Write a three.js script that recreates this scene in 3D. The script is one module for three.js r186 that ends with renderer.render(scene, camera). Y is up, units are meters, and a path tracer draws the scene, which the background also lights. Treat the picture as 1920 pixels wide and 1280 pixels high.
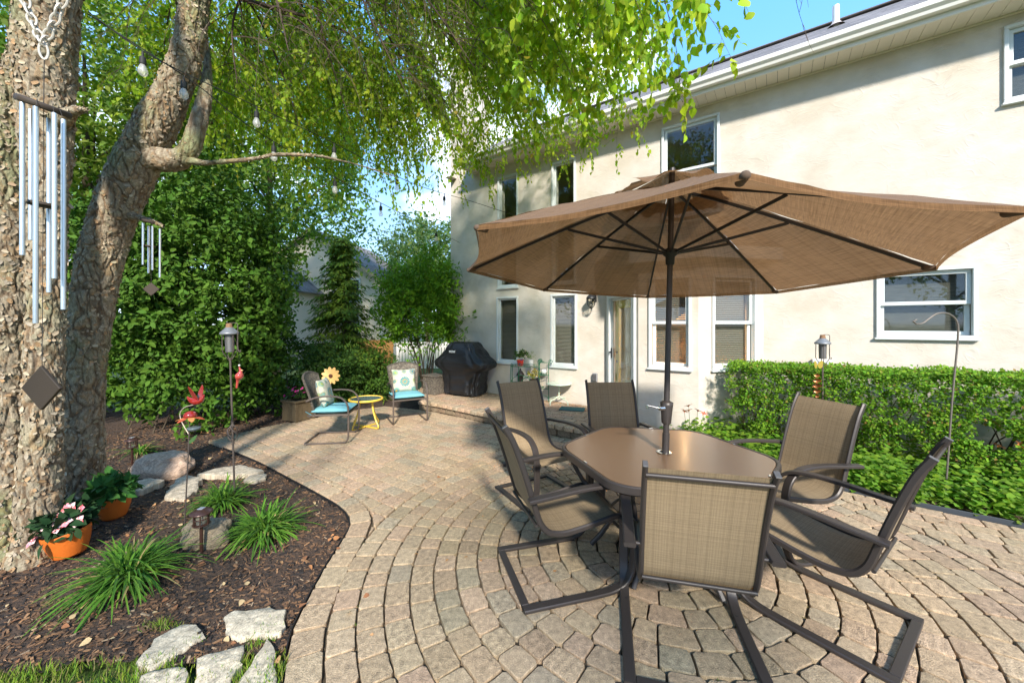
import * as THREE from 'three';
import { RoundedBoxGeometry } from 'three/addons/geometries/RoundedBoxGeometry.js';
import { mergeGeometries, mergeVertices, toCreasedNormals } from 'three/addons/utils/BufferGeometryUtils.js';
import { ImprovedNoise } from 'three/addons/math/ImprovedNoise.js';

// ---------------------------------------------------------------- camera, sky, sun, exposure
const W = 1920, H = 1280, FPX = 715, HOR = 608, CAMH = 1.62;
const scene = new THREE.Scene();
const camera = new THREE.PerspectiveCamera(2 * Math.atan(H / 2 / FPX) * 180 / Math.PI, W / H, 0.05, 400);
camera.position.set(0, CAMH, 0);
camera.lookAt(0, CAMH, -10);
camera.setViewOffset(W, H, 0, H / 2 - HOR, W, H);      // shifted lens: upright lines stay upright
const renderer = new THREE.WebGLRenderer({ antialias: true });
renderer.toneMapping = THREE.LinearToneMapping;
renderer.toneMappingExposure = 3.8;
renderer.shadowMap.enabled = true;

const SUN_AZ = 9 * Math.PI / 180, SUN_EL = 39 * Math.PI / 180;   // behind the camera, a little to its right
const sunDir = new THREE.Vector3(Math.sin(SUN_AZ) * Math.cos(SUN_EL), Math.sin(SUN_EL), Math.cos(SUN_AZ) * Math.cos(SUN_EL));
const sun = new THREE.DirectionalLight(new THREE.Color(1, 0.935, 0.85), 2.15);
sun.position.copy(sunDir).multiplyScalar(30);
sun.target.position.set(0, 1, -4);
sun.castShadow = true;
sun.shadow.radius = 8;
sun.shadow.mapSize.set(4096, 4096);
Object.assign(sun.shadow.camera, { left: -14, right: 14, top: 14, bottom: -14, near: 1, far: 80 });
scene.add(sun, sun.target);

const perlin = new ImprovedNoise();
const noise = (x, y, z = 0) => perlin.noise(x, y, z);
const fbm = (x, y, z = 0, o = 4) => { let s = 0, a = 0.5; for (let i = 0; i < o; i++) { s += a * noise(x, y, z + i * 7.3); x *= 2.03; y *= 2.03; z *= 2.03; a *= 0.5; } return s; };
const sst = (a, b, x) => { x = Math.min(1, Math.max(0, (x - a) / (b - a))); return x * x * (3 - 2 * x); };
const lerp = (a, b, t) => a + (b - a) * t;
function rng(seed) { let a = seed >>> 0; const f = () => { a = (a + 0x6d2b79f5) >>> 0; let t = Math.imul(a ^ (a >>> 15), 1 | a); t = (t + Math.imul(t ^ (t >>> 7), 61 | t)) ^ t; return ((t ^ (t >>> 14)) >>> 0) / 4294967296; }; f.r = (a, b) => a + (b - a) * f(); f.pick = (l) => l[Math.floor(f() * l.length)]; return f; }

{ // summer sky: clear blue with drifts of white cloud, paler air low down
  const w = 1024, h = 512, d = new Float32Array(w * h * 4);
  for (let j = 0; j < h; j++) for (let i = 0; i < w; i++) {
    const th = ((j + 0.5) / h - 0.5) * Math.PI, ph = ((i + 0.5) / w - 0.5) * 2 * Math.PI;
    const y = Math.sin(th), x = Math.cos(th) * Math.cos(ph), z = Math.cos(th) * Math.sin(ph);
    const e = Math.max(0, y), k = Math.pow(1 - e, 3.2);
    let r = lerp(0.058, 0.34, k), g = lerp(0.19, 0.46, k), b = lerp(0.42, 0.62, k);
    const q = 1 / (e + 0.32), c1 = fbm(x * q * 1.5 + 5.6, z * q * 1.5 + 7.0, 0.4, 5) + 0.35 * fbm(x * q * 6, z * q * 6, 2.2, 3);
    const cov = sst(0.0, 0.34, c1 + 0.015 - e * 0.16);
    r = lerp(r, 0.54, cov * 0.9); g = lerp(g, 0.565, cov * 0.9); b = lerp(b, 0.63, cov * 0.9);
    if (y < 0) { const f = sst(0, -0.12, y); r = lerp(r, 0.2, f); g = lerp(g, 0.22, f); b = lerp(b, 0.16, f); }
    d.set([r, g, b, 1], (j * w + i) * 4);
  }
  const t = new THREE.DataTexture(d, w, h, THREE.RGBAFormat, THREE.FloatType);
  t.mapping = THREE.EquirectangularReflectionMapping; t.magFilter = t.minFilter = THREE.LinearFilter; t.wrapS = THREE.RepeatWrapping; t.needsUpdate = true;
  scene.background = t; scene.environment = t; 
}

// ---------------------------------------------------------------- helpers
const V = (x, y, z) => new THREE.Vector3(x, y, z);
const C = (r, g, b) => new THREE.Color().setRGB(r, g, b);
const G = (px, py, h = 0) => { const d = FPX * (CAMH - h) / (py - HOR); return V((px - 960) * d / FPX, h, -d); };      // pixel of a point at height h
const D = (px, py, d) => V((px - 960) * d / FPX, CAMH + (HOR - py) * d / FPX, -d);                                      // pixel of a point d metres ahead
const used = {};
const numbered = (n) => { const k = used[n] = (used[n] ?? -1) + 1; return k ? n + '_' + String(k).padStart(3, '0') : n; };
function mesh(name, geo, mat, parent) { const m = new THREE.Mesh(Array.isArray(geo) ? merge(geo) : geo, mat); m.name = name; m.castShadow = m.receiveShadow = true; parent.add(m); return m; }
function tag(o, label, category, group) { o.userData.label = label; o.userData.category = category; if (group) o.userData.group = group; return o; }
function thing(name, label, category, p = [0, 0, 0], turn = 0, group) { const o = new THREE.Group(); o.name = numbered(name); scene.add(o); o.position.set(p[0], p[1], p[2]); o.rotation.y = turn; return tag(o, label, category, group); }
function part(name, parent) { const o = new THREE.Group(); o.name = name; parent.add(o); return o; }
function struct(name, geo, mat) { const m = mesh(numbered(name), geo, mat, scene); m.userData.kind = 'structure'; return m; }
function norm(g) { if (g.index) g = g.toNonIndexed(); for (const k of Object.keys(g.attributes)) if (!['position', 'normal', 'uv', 'color'].includes(k)) g.deleteAttribute(k); if (!g.attributes.uv) g.setAttribute('uv', new THREE.BufferAttribute(new Float32Array(g.attributes.position.count * 2), 2)); return g; }
function merge(list) { list = list.map(norm); if (list.some((g) => g.attributes.color) && !list.every((g) => g.attributes.color)) list.forEach((g) => g.deleteAttribute('color')); return mergeGeometries(list); }
function xf(g, x = 0, y = 0, z = 0, rx = 0, ry = 0, rz = 0) { g.applyMatrix4(new THREE.Matrix4().compose(V(x, y, z), new THREE.Quaternion().setFromEuler(new THREE.Euler(rx, ry, rz)), V(1, 1, 1))); return g; }
const rbox = (w, h, d, r = 0.004, x = 0, y = 0, z = 0, rx = 0, ry = 0, rz = 0) => xf(new RoundedBoxGeometry(w, h, d, 2, Math.min(r, w / 2.01, h / 2.01, d / 2.01)), x, y, z, rx, ry, rz);
const box = (w, h, d, x = 0, y = 0, z = 0) => xf(new THREE.BoxGeometry(w, h, d), x, y, z);
function cyl(a, b, r1, r2 = r1, n = 12) { const v = b.clone().sub(a), g = new THREE.CylinderGeometry(r2, r1, v.length(), n); g.applyMatrix4(new THREE.Matrix4().compose(a.clone().add(b).multiplyScalar(0.5), new THREE.Quaternion().setFromUnitVectors(V(0, 1, 0), v.clone().normalize()), V(1, 1, 1))); return g; }
const lathe = (pts, n = 32) => new THREE.LatheGeometry(pts.map((p) => new THREE.Vector2(p[0], p[1])), n);
function smooth(pts, n, closed = false) { return new THREE.CatmullRomCurve3(pts, closed, 'centripetal').getSpacedPoints(n); }
// sweep a cross-section (list of [a, b]) along points; side fixes the a-axis, else it is carried along
function sweep(pts, prof, { side, scale, caps = true, closed = false } = {}) {
  const n = pts.length, m = prof.length, P = [], U = [], I = []; let last = side ? side.clone() : null, len = 0;
  for (let i = 0; i < n; i++) {
    const a = pts[closed ? (i - 1 + n) % n : Math.max(0, i - 1)], b = pts[closed ? (i + 1) % n : Math.min(n - 1, i + 1)], T = b.clone().sub(a).normalize();
    let S;
    if (side) S = side.clone(); else { if (!last) last = Math.abs(T.y) < 0.9 ? V(0, 1, 0).cross(T) : V(1, 0, 0).cross(T); S = last.clone().addScaledVector(T, -last.dot(T)).normalize(); last = S; }
    const B = T.clone().cross(S).normalize(), k = scale ? scale(i / (n - 1)) : 1;
    if (i) len += pts[i].distanceTo(pts[i - 1]);
    for (let j = 0; j < m; j++) { const q = pts[i].clone().addScaledVector(S, prof[j][0] * k).addScaledVector(B, prof[j][1] * k); P.push(q.x, q.y, q.z); U.push(j / m, len); }
  }
  const rows = closed ? n : n - 1;
  for (let i = 0; i < rows; i++) for (let j = 0; j < m; j++) { const a = i * m + j, b = i * m + (j + 1) % m, c = ((i + 1) % n) * m + j, e = ((i + 1) % n) * m + (j + 1) % m; I.push(a, c, b, b, c, e); }
  if (caps && !closed) for (let j = 1; j < m - 1; j++) { I.push(0, j, j + 1); const o = (n - 1) * m; I.push(o, o + j + 1, o + j); }
  const g = new THREE.BufferGeometry(); g.setAttribute('position', new THREE.Float32BufferAttribute(P, 3)); g.setAttribute('uv', new THREE.Float32BufferAttribute(U, 2)); g.setIndex(I);
  return toCreasedNormals(g, 0.7);
}
const disc = (r, n = 8, r2 = r) => Array.from({ length: n }, (_, i) => [Math.cos(i / n * 2 * Math.PI) * r, Math.sin(i / n * 2 * Math.PI) * r2]);
function bar(w, h, c = Math.min(w, h) * 0.25) { const a = w / 2, b = h / 2; return [[a, -b + c], [a, b - c], [a - c, b], [-a + c, b], [-a, b - c], [-a, -b + c], [-a + c, -b], [a - c, -b]]; }
const tube = (pts, r, n = 8, o = {}) => sweep(pts, disc(r, n), o);
function tint(g, c) { const n = g.attributes.position.count, a = new Float32Array(n * 3); for (let i = 0; i < n; i++) { a[i * 3] = c.r; a[i * 3 + 1] = c.g; a[i * 3 + 2] = c.b; } g.setAttribute('color', new THREE.BufferAttribute(a, 3)); return g; }
function boxUV(g, s = 1) { // metres on every face
  g = norm(g); const p = g.attributes.position, n = g.attributes.normal, u = g.attributes.uv;
  for (let i = 0; i < p.count; i++) { const ax = Math.abs(n.getX(i)), ay = Math.abs(n.getY(i)), az = Math.abs(n.getZ(i)); if (ay >= ax && ay >= az) u.setXY(i, p.getX(i) * s, p.getZ(i) * s); else if (ax >= az) u.setXY(i, p.getZ(i) * s, p.getY(i) * s); else u.setXY(i, p.getX(i) * s, p.getY(i) * s); }
  return g;
}

// ---------------------------------------------------------------- procedural textures and materials
function dataTex(n, f, { srgb = false, rep = [1, 1], m = n } = {}) {
  const d = new Uint8Array(n * m * 4);
  for (let j = 0; j < m; j++) for (let i = 0; i < n; i++) { const v = f(i / n, j / m, i, j), k = (j * n + i) * 4; for (let c = 0; c < 3; c++) d[k + c] = Math.max(0, Math.min(255, Math.round((Array.isArray(v) ? v[c] : v) * 255))); d[k + 3] = 255; }
  const t = new THREE.DataTexture(d, n, m, THREE.RGBAFormat); t.wrapS = t.wrapT = THREE.RepeatWrapping; t.magFilter = THREE.LinearFilter; t.minFilter = THREE.LinearMipmapLinearFilter; t.generateMipmaps = true; t.repeat.set(rep[0], rep[1]); if (srgb) t.colorSpace = THREE.SRGBColorSpace; t.needsUpdate = true; return t;
}
// noise that tiles: blend of four shifted copies
function tile(f, u, v, p) { const x = u * p, y = v * p, a = u, b = v; return ((f(x, y) * (1 - a) + f(x - p, y) * a) * (1 - b) + (f(x, y - p) * (1 - a) + f(x - p, y - p) * a) * b); }
const std = (o) => new THREE.MeshStandardMaterial(Object.assign({ roughness: 0.8, metalness: 0 }, o));
const phys = (o) => new THREE.MeshPhysicalMaterial(Object.assign({ roughness: 0.8, metalness: 0 }, o));
const white = new Uint8Array(1);
const TX = {};
{
  const r = rng(5); const spk = Array.from({ length: 512 * 512 }, () => r());
  TX.grain = dataTex(512, (u, v, i, j) => { const s = spk[j * 512 + i], n = tile((x, y) => fbm(x, y, 1, 4), u, v, 14), n2 = tile((x, y) => fbm(x, y, 9, 3), u, v, 60); let k = 0.82 + 0.42 * n + 0.42 * n2 + (s - 0.5) * 0.22; if (s > 0.985) k += 0.2; if (s < 0.04) k -= 0.26; return [k, k * 0.985, k * 0.96]; }, { srgb: true });
  TX.grainB = dataTex(512, (u, v, i, j) => { const s = spk[j * 512 + i], n = tile((x, y) => fbm(x, y, 1, 4), u, v, 14), n2 = tile((x, y) => fbm(x, y, 9, 3), u, v, 60); return 0.55 + 0.5 * n + 0.6 * n2 + (s - 0.5) * 0.25; });
  // hand-trowelled stucco: broad passes, thin ridges where the blade lifted, fine sand
  TX.stucco = dataTex(1024, (u, v, i, j) => tile((x, y) => { const wx = x + 0.7 * noise(x * 0.8, y * 0.8, 3), wy = y + 0.7 * noise(x * 0.8, y * 0.8, 8); const a = noise(wx * 1.2, wy * 3.2, 2), rd = Math.pow(1 - Math.abs(noise(wx * 1.6 + 9, wy * 2.6, 5)), 14), msk = sst(0.0, 0.35, noise(x * 0.9, y * 0.9, 12)); return 0.42 + 0.16 * a + 0.4 * rd * msk + 0.10 * noise(wx * 7, wy * 13, 4); }, u, v, 12) + (spk[(j % 512) * 512 + i % 512] - 0.5) * 0.05);
  TX.stuccoC = dataTex(512, (u, v) => { const a = tile((x, y) => fbm(x, y, 21, 5), u, v, 6), b = tile((x, y) => fbm(x, y, 31, 3), u, v, 22); const k = 0.95 + 0.13 * a + 0.06 * b; return [k, k * (0.99 + 0.04 * a), k * (0.97 + 0.12 * a)]; }, { srgb: true });
  // woven sling: coarse flat yarns of mixed browns in both directions
  const yw = Array.from({ length: 256 }, () => r()), yh = Array.from({ length: 256 }, () => r());
  const weave = (lo, hi, str, s2 = 0.6) => (u, v, i, j) => { const a = yw[i], b = yh[j], o = (i + j) % 2, st = tile((x, y) => noise(x * 0.5, y * 6, 3), u, v, 8), st2 = tile((x, y) => noise(x * 6, y * 0.5, 6), u, v, 8); let k = o ? a : b; k = 0.5 + (k - 0.5) * 0.5 + str * st + str * s2 * st2; k = Math.max(0, Math.min(1, k)); return [0, 1, 2].map((c) => lerp(lo[c], hi[c], k)); };
  TX.sling = dataTex(256, weave([0.38, 0.32, 0.25], [0.76, 0.69, 0.57], 0.12), { srgb: true });
  TX.canopy = dataTex(256, weave([0.38, 0.29, 0.20], [0.72, 0.60, 0.46], 0.32, 0.12), { srgb: true });
  TX.weaveB = dataTex(128, (u, v, i, j) => ((i >> 1) + (j >> 1)) % 2 ? 0.75 : 0.35);
  // flat wicker: over-and-under strands
  TX.wickB = dataTex(256, (u, v) => { const n = 16, cu = u * n, cv = v * n * 1, i = Math.floor(cu), j = Math.floor(cv), fu = cu - i, fv = cv - j; const over = (i + j) % 2; return over ? 0.35 + 0.6 * Math.sin(fv * Math.PI) * (0.6 + 0.4 * Math.sin(fu * Math.PI)) : 0.1 + 0.5 * Math.sin(fu * Math.PI) * Math.sin(fv * Math.PI); });
  TX.wickC = dataTex(256, (u, v) => { const n = 16, i = Math.floor(u * n), j = Math.floor(v * n); const s = Math.sin(i * 91.7 + j * 37.3) * 43758.5, f = s - Math.floor(s); const k = 0.40 + 0.24 * f; return [k * 1.02, k * 0.98, k * 0.9]; }, { srgb: true });
  TX.wood = dataTex(256, (u, v) => { const a = tile((x, y) => fbm(x * 0.6, y * 7, 4, 4), u, v, 8); const k = 0.72 + 0.5 * a; return [k, k * 0.97, k * 0.9]; }, { srgb: true });
  TX.shingle = dataTex(512, (u, v) => { const row = Math.floor(v * 14), col = Math.floor(u * 10 + (row % 2) * 0.5 + 0.3 * Math.sin(row * 7)); const s = Math.sin(row * 127.1 + col * 311.7) * 43758.5, f = s - Math.floor(s); const n = tile((x, y) => fbm(x, y, 3, 3), u, v, 40); const k = 0.34 + 0.16 * f + 0.3 * n; return [k * 1.02, k * 0.97, k * 0.95]; }, { srgb: true });
  TX.rough = dataTex(256, (u, v) => 0.75 + 0.5 * tile((x, y) => fbm(x, y, 6, 4), u, v, 10));
  TX.lump = dataTex(256, (u, v) => 0.5 + 0.8 * tile((x, y) => fbm(x, y, 16, 5), u, v, 8));
}
const rep = (t, x, y = x) => { const c = t.clone(); c.repeat.set(x, y); c.needsUpdate = true; return c; };
const M = {
  paver: std({ vertexColors: true, map: rep(TX.grain, 2.4), bumpMap: rep(TX.grainB, 2.4), bumpScale: 0.006, roughness: 0.93 }),
  joint: std({ color: C(0.13, 0.10, 0.062), map: rep(TX.grain, 3), bumpMap: rep(TX.grainB, 3), bumpScale: 0.006, roughness: 1 }),
  stucco: std({ color: C(0.615, 0.565, 0.495), map: rep(TX.stuccoC, 0.4), bumpMap: rep(TX.stucco, 0.42), bumpScale: 0.009, roughness: 0.92 }),
  trim: std({ color: C(0.60, 0.625, 0.605), roughness: 0.45 }),
  gutter: std({ color: C(0.72, 0.70, 0.64), roughness: 0.38 }),
  soffit: std({ color: C(0.72, 0.66, 0.55), roughness: 0.6 }),
  shingle: std({ map: rep(TX.shingle, 0.5), bumpMap: rep(TX.lump, 4), bumpScale: 0.004, roughness: 0.95 }),
  glass: phys({ color: C(0.93, 0.96, 0.95), transmission: 1, thickness: 0, roughness: 0.02, ior: 1.5 }),
  dark: std({ color: C(0.035, 0.032, 0.028), roughness: 0.9 }),
  blind: std({ color: C(0.17, 0.14, 0.11), roughness: 0.7 }),
  shade: std({ color: C(0.16, 0.155, 0.15), map: rep(TX.wood, 1.5, 3), roughness: 0.9 }),
  bronze: std({ color: C(0.052, 0.043, 0.039), roughness: 0.42, metalness: 0.25, bumpMap: rep(TX.lump, 30), bumpScale: 0.0002 }),
  sling: std({ color: C(0.86, 0.82, 0.74), map: rep(TX.sling, 4.5), bumpMap: rep(TX.weaveB, 10), bumpScale: 0.0006, roughness: 0.85 }),
  canopy: phys({ color: C(0.95, 0.80, 0.64), map: rep(TX.canopy, 2.6), bumpMap: rep(TX.weaveB, 7), bumpScale: 0.0012, roughness: 0.95, specularIntensity: 0.2, transmission: 0.5, thickness: 0, transparent: true, opacity: 0.98 }),
  tableTop: phys({ color: C(0.16, 0.095, 0.052), roughness: 0.34, clearcoat: 0.35, clearcoatRoughness: 0.2, bumpMap: rep(TX.lump, 8), bumpScale: 0.0003 }),
  black: std({ color: C(0.012, 0.012, 0.013), roughness: 0.5 }),
  silver: std({ color: C(0.62, 0.67, 0.69), roughness: 0.32, metalness: 0.75 }),
  chrome: std({ color: C(0.78, 0.78, 0.77), roughness: 0.16, metalness: 1 }),
  steel: std({ color: C(0.16, 0.155, 0.15), roughness: 0.5, metalness: 0.6, bumpMap: rep(TX.lump, 20), bumpScale: 0.0005 }),
  darkWood: std({ color: C(0.085, 0.06, 0.042), map: rep(TX.wood, 4), roughness: 0.7 }),
  oldWood: std({ color: C(0.26, 0.20, 0.12), map: rep(TX.wood, 3), bumpMap: rep(TX.wood, 3), bumpScale: 0.002, roughness: 0.9 }),
  whiteMetal: std({ color: C(0.66, 0.65, 0.6), roughness: 0.4, metalness: 0.1 }),
};

// ---------------------------------------------------------------- the ground, the patio and the terrace
const WALL_O = V(1.10, 0, -7.0), WD = V(0.8197, 0, 0.5729).normalize(), WN = V(-WD.z, 0, WD.x);   // house wall: origin, along, outward
const HTURN = Math.atan2(-WD.z, WD.x);
const toAB = (p) => { const q = p.clone().sub(WALL_O); return [q.dot(WD), q.dot(WN)]; };
const fromAB = (a, b, y = 0) => WALL_O.clone().addScaledVector(WD, a).addScaledVector(WN, b).setY(y);
const RC = V(1.045, 0, -2.744), RW = 0.1435, NR = 15, RMAX = NR * RW + 0.004;
const P2 = (v) => [v.x, v.z];
const bedEdge = smooth([[389, 826], [430, 842], [480, 862], [540, 893], [600, 925], [638, 948], [654, 966], [656, 985], [642, 1010], [610, 1060], [572, 1130], [548, 1180], [535, 1240], [526, 1300], [522, 1400], [520, 1560]].map((p) => G(...p)), 90);
const backEdge = [[721, 761], [652, 770], [579, 785], [543, 790], [470, 806]].map((p) => G(...p));
const stepEdge = smooth([V(-1.78, 0, -7.26), V(-1.64, 0, -7.2), V(-0.936, 0, -6.69), V(-0.1, 0, -6.0), V(0.496, 0, -5.66), V(1.084, 0, -5.22), V(1.45, 0, -5.06), V(1.76, 0, -5.22), V(1.86, 0, -5.5)], 46);
const rightEdge = [V(1.95, 0, -4.95), V(2.35, 0, -4.42), V(2.95, 0, -3.93), V(3.56, 0, -3.44), V(4.1, 0, -3.02), V(5.6, 0, -1.9), V(6.2, 0, 1.6)];
const PAT = [...bedEdge, V(-1.0, 0, 1.6), ...rightEdge.slice().reverse(), ...stepEdge.slice().reverse(), ...backEdge].map(P2);
const inside = (poly, x, z) => { let c = false; for (let i = 0, j = poly.length - 1; i < poly.length; j = i++) { const [xi, zi] = poly[i], [xj, zj] = poly[j]; if ((zi > z) !== (zj > z) && x < (xj - xi) * (z - zi) / (zj - zi) + xi) c = !c; } return c; };
function segDist(p, a, b) { const dx = b[0] - a[0], dz = b[1] - a[1], t = Math.max(0, Math.min(1, ((p[0] - a[0]) * dx + (p[1] - a[1]) * dz) / (dx * dx + dz * dz || 1))); return Math.hypot(p[0] - a[0] - dx * t, p[1] - a[1] - dz * t); }
const polyDist = (poly, p, closed = true) => { let m = 1e9; for (let i = 0; i < poly.length - (closed ? 0 : 1); i++) m = Math.min(m, segDist(p, poly[i], poly[(i + 1) % poly.length])); return m; };
function clip(poly, nx, nz, c) { // keep nx*x + nz*z >= c
  const o = []; for (let i = 0; i < poly.length; i++) { const a = poly[i], b = poly[(i + 1) % poly.length], da = a[0] * nx + a[1] * nz - c, db = b[0] * nx + b[1] * nz - c; if (da >= 0) o.push(a); if (da * db < 0) { const t = da / (da - db); o.push([lerp(a[0], b[0], t), lerp(a[1], b[1], t)]); } } return o;
}
const area = (p) => { let s = 0; for (let i = 0; i < p.length; i++) { const a = p[i], b = p[(i + 1) % p.length]; s += a[0] * b[1] - b[0] * a[1]; } return s / 2; };
const cen = (p) => [p.reduce((s, q) => s + q[0], 0) / p.length, p.reduce((s, q) => s + q[1], 0) / p.length];
const proj = (v) => [960 + v.x / -v.z * FPX, HOR + (CAMH - v.y) / -v.z * FPX];

// one tumbled paver from its outline: worn arrises, slightly wandering edges, a little out of level
function paverGeo(poly, r, top, thick, col, gap = 0.0058, bev = 0.0034) {
  if (area(poly) > 0) poly = poly.slice().reverse();
  const [cx, cz] = cen(poly), out = [], n = poly.length;
  for (let i = 0; i < n; i++) {
    const a = poly[i], b = poly[(i + 1) % n], L = Math.hypot(b[0] - a[0], b[1] - a[1]); if (L < 0.012) continue;
    const k = Math.min(0.3, (0.012 + r() * 0.008) / L); for (const t of L > 0.07 ? [k, 0.5, 1 - k] : [Math.min(0.35, k), 1 - Math.min(0.35, k)]) { const x = lerp(a[0], b[0], t), z = lerp(a[1], b[1], t); out.push([x, z, (b[1] - a[1]) / L, -(b[0] - a[0]) / L, r.r(-0.0025, 0.0025)]); }
  }
  const m = out.length; if (m < 5) return null;
  const tx = r.r(-0.012, 0.012), tz = r.r(-0.012, 0.012), dy = r.r(-0.003, 0.0025), Y = (x, z, o) => top + dy + o + (x - cx) * tx + (z - cz) * tz;
  const ring = (ins, o) => out.map(([x, z, nx, nz, j]) => { const k = ins + j * 0.7, vx = cx - x, vz = cz - z, l = Math.hypot(vx, vz); const X = x + vx / l * k, Z = z + vz / l * k; return [X - cx, Y(X, Z, o), Z - cz]; });
  const rows = [ring(gap, -thick), ring(gap, -bev), ring(gap + bev * 0.4, -bev * 0.3), ring(gap + bev * 1.35, 0)], P = [], I = [], U = [], ou = r() * 9, ov = r() * 9;
  rows.forEach((R) => R.forEach((q) => { P.push(...q); U.push(q[0] + cx + ou, q[2] + cz + ov + q[1]); }));
  for (let k = 0; k < 3; k++) for (let i = 0; i < m; i++) { const a = k * m + i, b = k * m + (i + 1) % m, c = a + m, e = b + m; I.push(a, b, c, b, e, c); }
  P.push(0, Y(cx, cz, 0.0015), 0); U.push(cx + ou, cz + ov); for (let i = 0; i < m; i++) I.push(3 * m + i, 3 * m + (i + 1) % m, 4 * m);
  const g = new THREE.BufferGeometry(); g.setAttribute('position', new THREE.Float32BufferAttribute(P, 3)); g.setAttribute('uv', new THREE.Float32BufferAttribute(U, 2)); g.setIndex(I); g.computeVertexNormals(); tint(g, col); g.userData.c = [cx, cz]; return g;
}
const PAL = [[0.53, 0.395, 0.255], [0.55, 0.39, 0.265], [0.47, 0.385, 0.27], [0.56, 0.43, 0.285], [0.51, 0.37, 0.245], [0.52, 0.405, 0.265], [0.57, 0.415, 0.285], [0.54, 0.405, 0.265]];
const paverCol = (r) => { const p = r.pick(PAL), k = r.r(1.1, 1.32); return C(p[0] * k, p[1] * k, p[2] * k); };
// algae and weather stain the pavers unevenly, most of all in the damp corner left of the table
const stain = (g) => { const [x, z] = g.userData.c, s = Math.max(0, 0.5 * noise(x * 1.4, z * 1.4, 9) + 0.35 * noise(x * 4.1, z * 4.1, 3)) + 0.5 * Math.exp(-((x + 0.15) ** 2 + (z + 3.15) ** 2) / 0.5) * (0.7 + 0.6 * noise(x * 5, z * 5, 2)), a = g.attributes.color.array; for (let i = 0; i < a.length; i += 3) { a[i] *= 1 - 0.5 * s; a[i + 1] *= 1 - 0.42 * s; a[i + 2] *= 1 - 0.52 * s; } return g; };
// the largest in the picture are pieces of their own, the rest are joined
function layPavers(parent, list, keep, restName, pieceName = 'paver') {
  const sc = list.map((g) => { const [x, z] = g.userData.c, d = -z, a = d > 0.4 ? proj(V(x, 0, z)) : [-999, 0]; return [(a[0] > -40 && a[0] < 1960 && a[1] < 1310) ? 1 / (d * d * d) : 0, g]; }).sort((p, q) => q[0] - p[0]);
  const rest = []; list.forEach(stain);
  sc.forEach(([s, g], i) => { const [x, z] = g.userData.c; if (s > 0 && i < keep) { const m = mesh(pieceName, g, M.paver, parent); m.position.set(x, 0, z); } else rest.push(xf(g, x, 0, z)); });
  if (rest.length) { const m = mesh(restName, rest, M.paver, parent); m.userData.kind = 'stuff'; }
}
function sheet(poly, y, seg) { const s = new THREE.Shape(poly.map(([x, z]) => new THREE.Vector2(x, -z))); const g = new THREE.ShapeGeometry(s, seg || 12); g.rotateX(-Math.PI / 2); g.translate(0, y, 0); return g; }

{ // lawn out to the horizon
  const g = new THREE.PlaneGeometry(500, 500, 1, 1); g.rotateX(-Math.PI / 2); g.translate(0, -0.075, 0); const u = g.attributes.uv; for (let i = 0; i < u.count; i++) u.setXY(i, u.getX(i) * 500, u.getY(i) * 500);
  struct('lawn', g, std({ color: C(0.085, 0.15, 0.022), map: rep(TX.grain, 0.8), bumpMap: rep(TX.lump, 3), bumpScale: 0.02, roughness: 1 }));
}
const patio = struct('patio', sheet(PAT, -0.032), M.joint);
const circle = struct('paver_circle', xf(new THREE.CircleGeometry(RMAX, 96), RC.x, -0.027, RC.z, -Math.PI / 2), M.joint);
{
  const r = rng(11), list = [];
  for (let k = 0; k < NR; k++) {
    const r0 = k * RW, r1 = r0 + RW, mid = (r0 + r1) / 2; let a = r() * 6; const end = a + 2 * Math.PI;
    if (k === 0) { for (let i = 0; i < 4; i++) { const q = []; for (let j = 0; j <= 3; j++) { const t = (i + j / 3) * Math.PI / 2; q.push([RC.x + Math.cos(t) * r1, RC.z + Math.sin(t) * r1]); } q.push([RC.x, RC.z]); const g = paverGeo(q, r, 0, 0.05, paverCol(r)); if (g) list.push(g); } continue; }
    const lens = []; let s = 0; const tot = 2 * Math.PI * mid; while (s < tot) { const l = r.pick([0.125, 0.155, 0.165, 0.185, 0.2]); lens.push(l); s += l; } const f = tot / s;
    for (const l of lens) { const b = a + l * f / mid, q = [[r0, a], [r1, a], [r1, b], [r0, b]].map(([R, t]) => [RC.x + Math.cos(t) * R, RC.z + Math.sin(t) * R]); a = b; const c = cen(q); if (!inside(PAT, ...c) || polyDist(PAT, c) < 0.09) { if (!inside(PAT, ...c)) continue; } const g = paverGeo(q, r, 0, 0.05, paverCol(r)); if (g) list.push(g); }
  }
  layPavers(circle, list, 300, 'far_pavers');
}
const BW = 0.165, bedP = bedEdge.map(P2);
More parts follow.
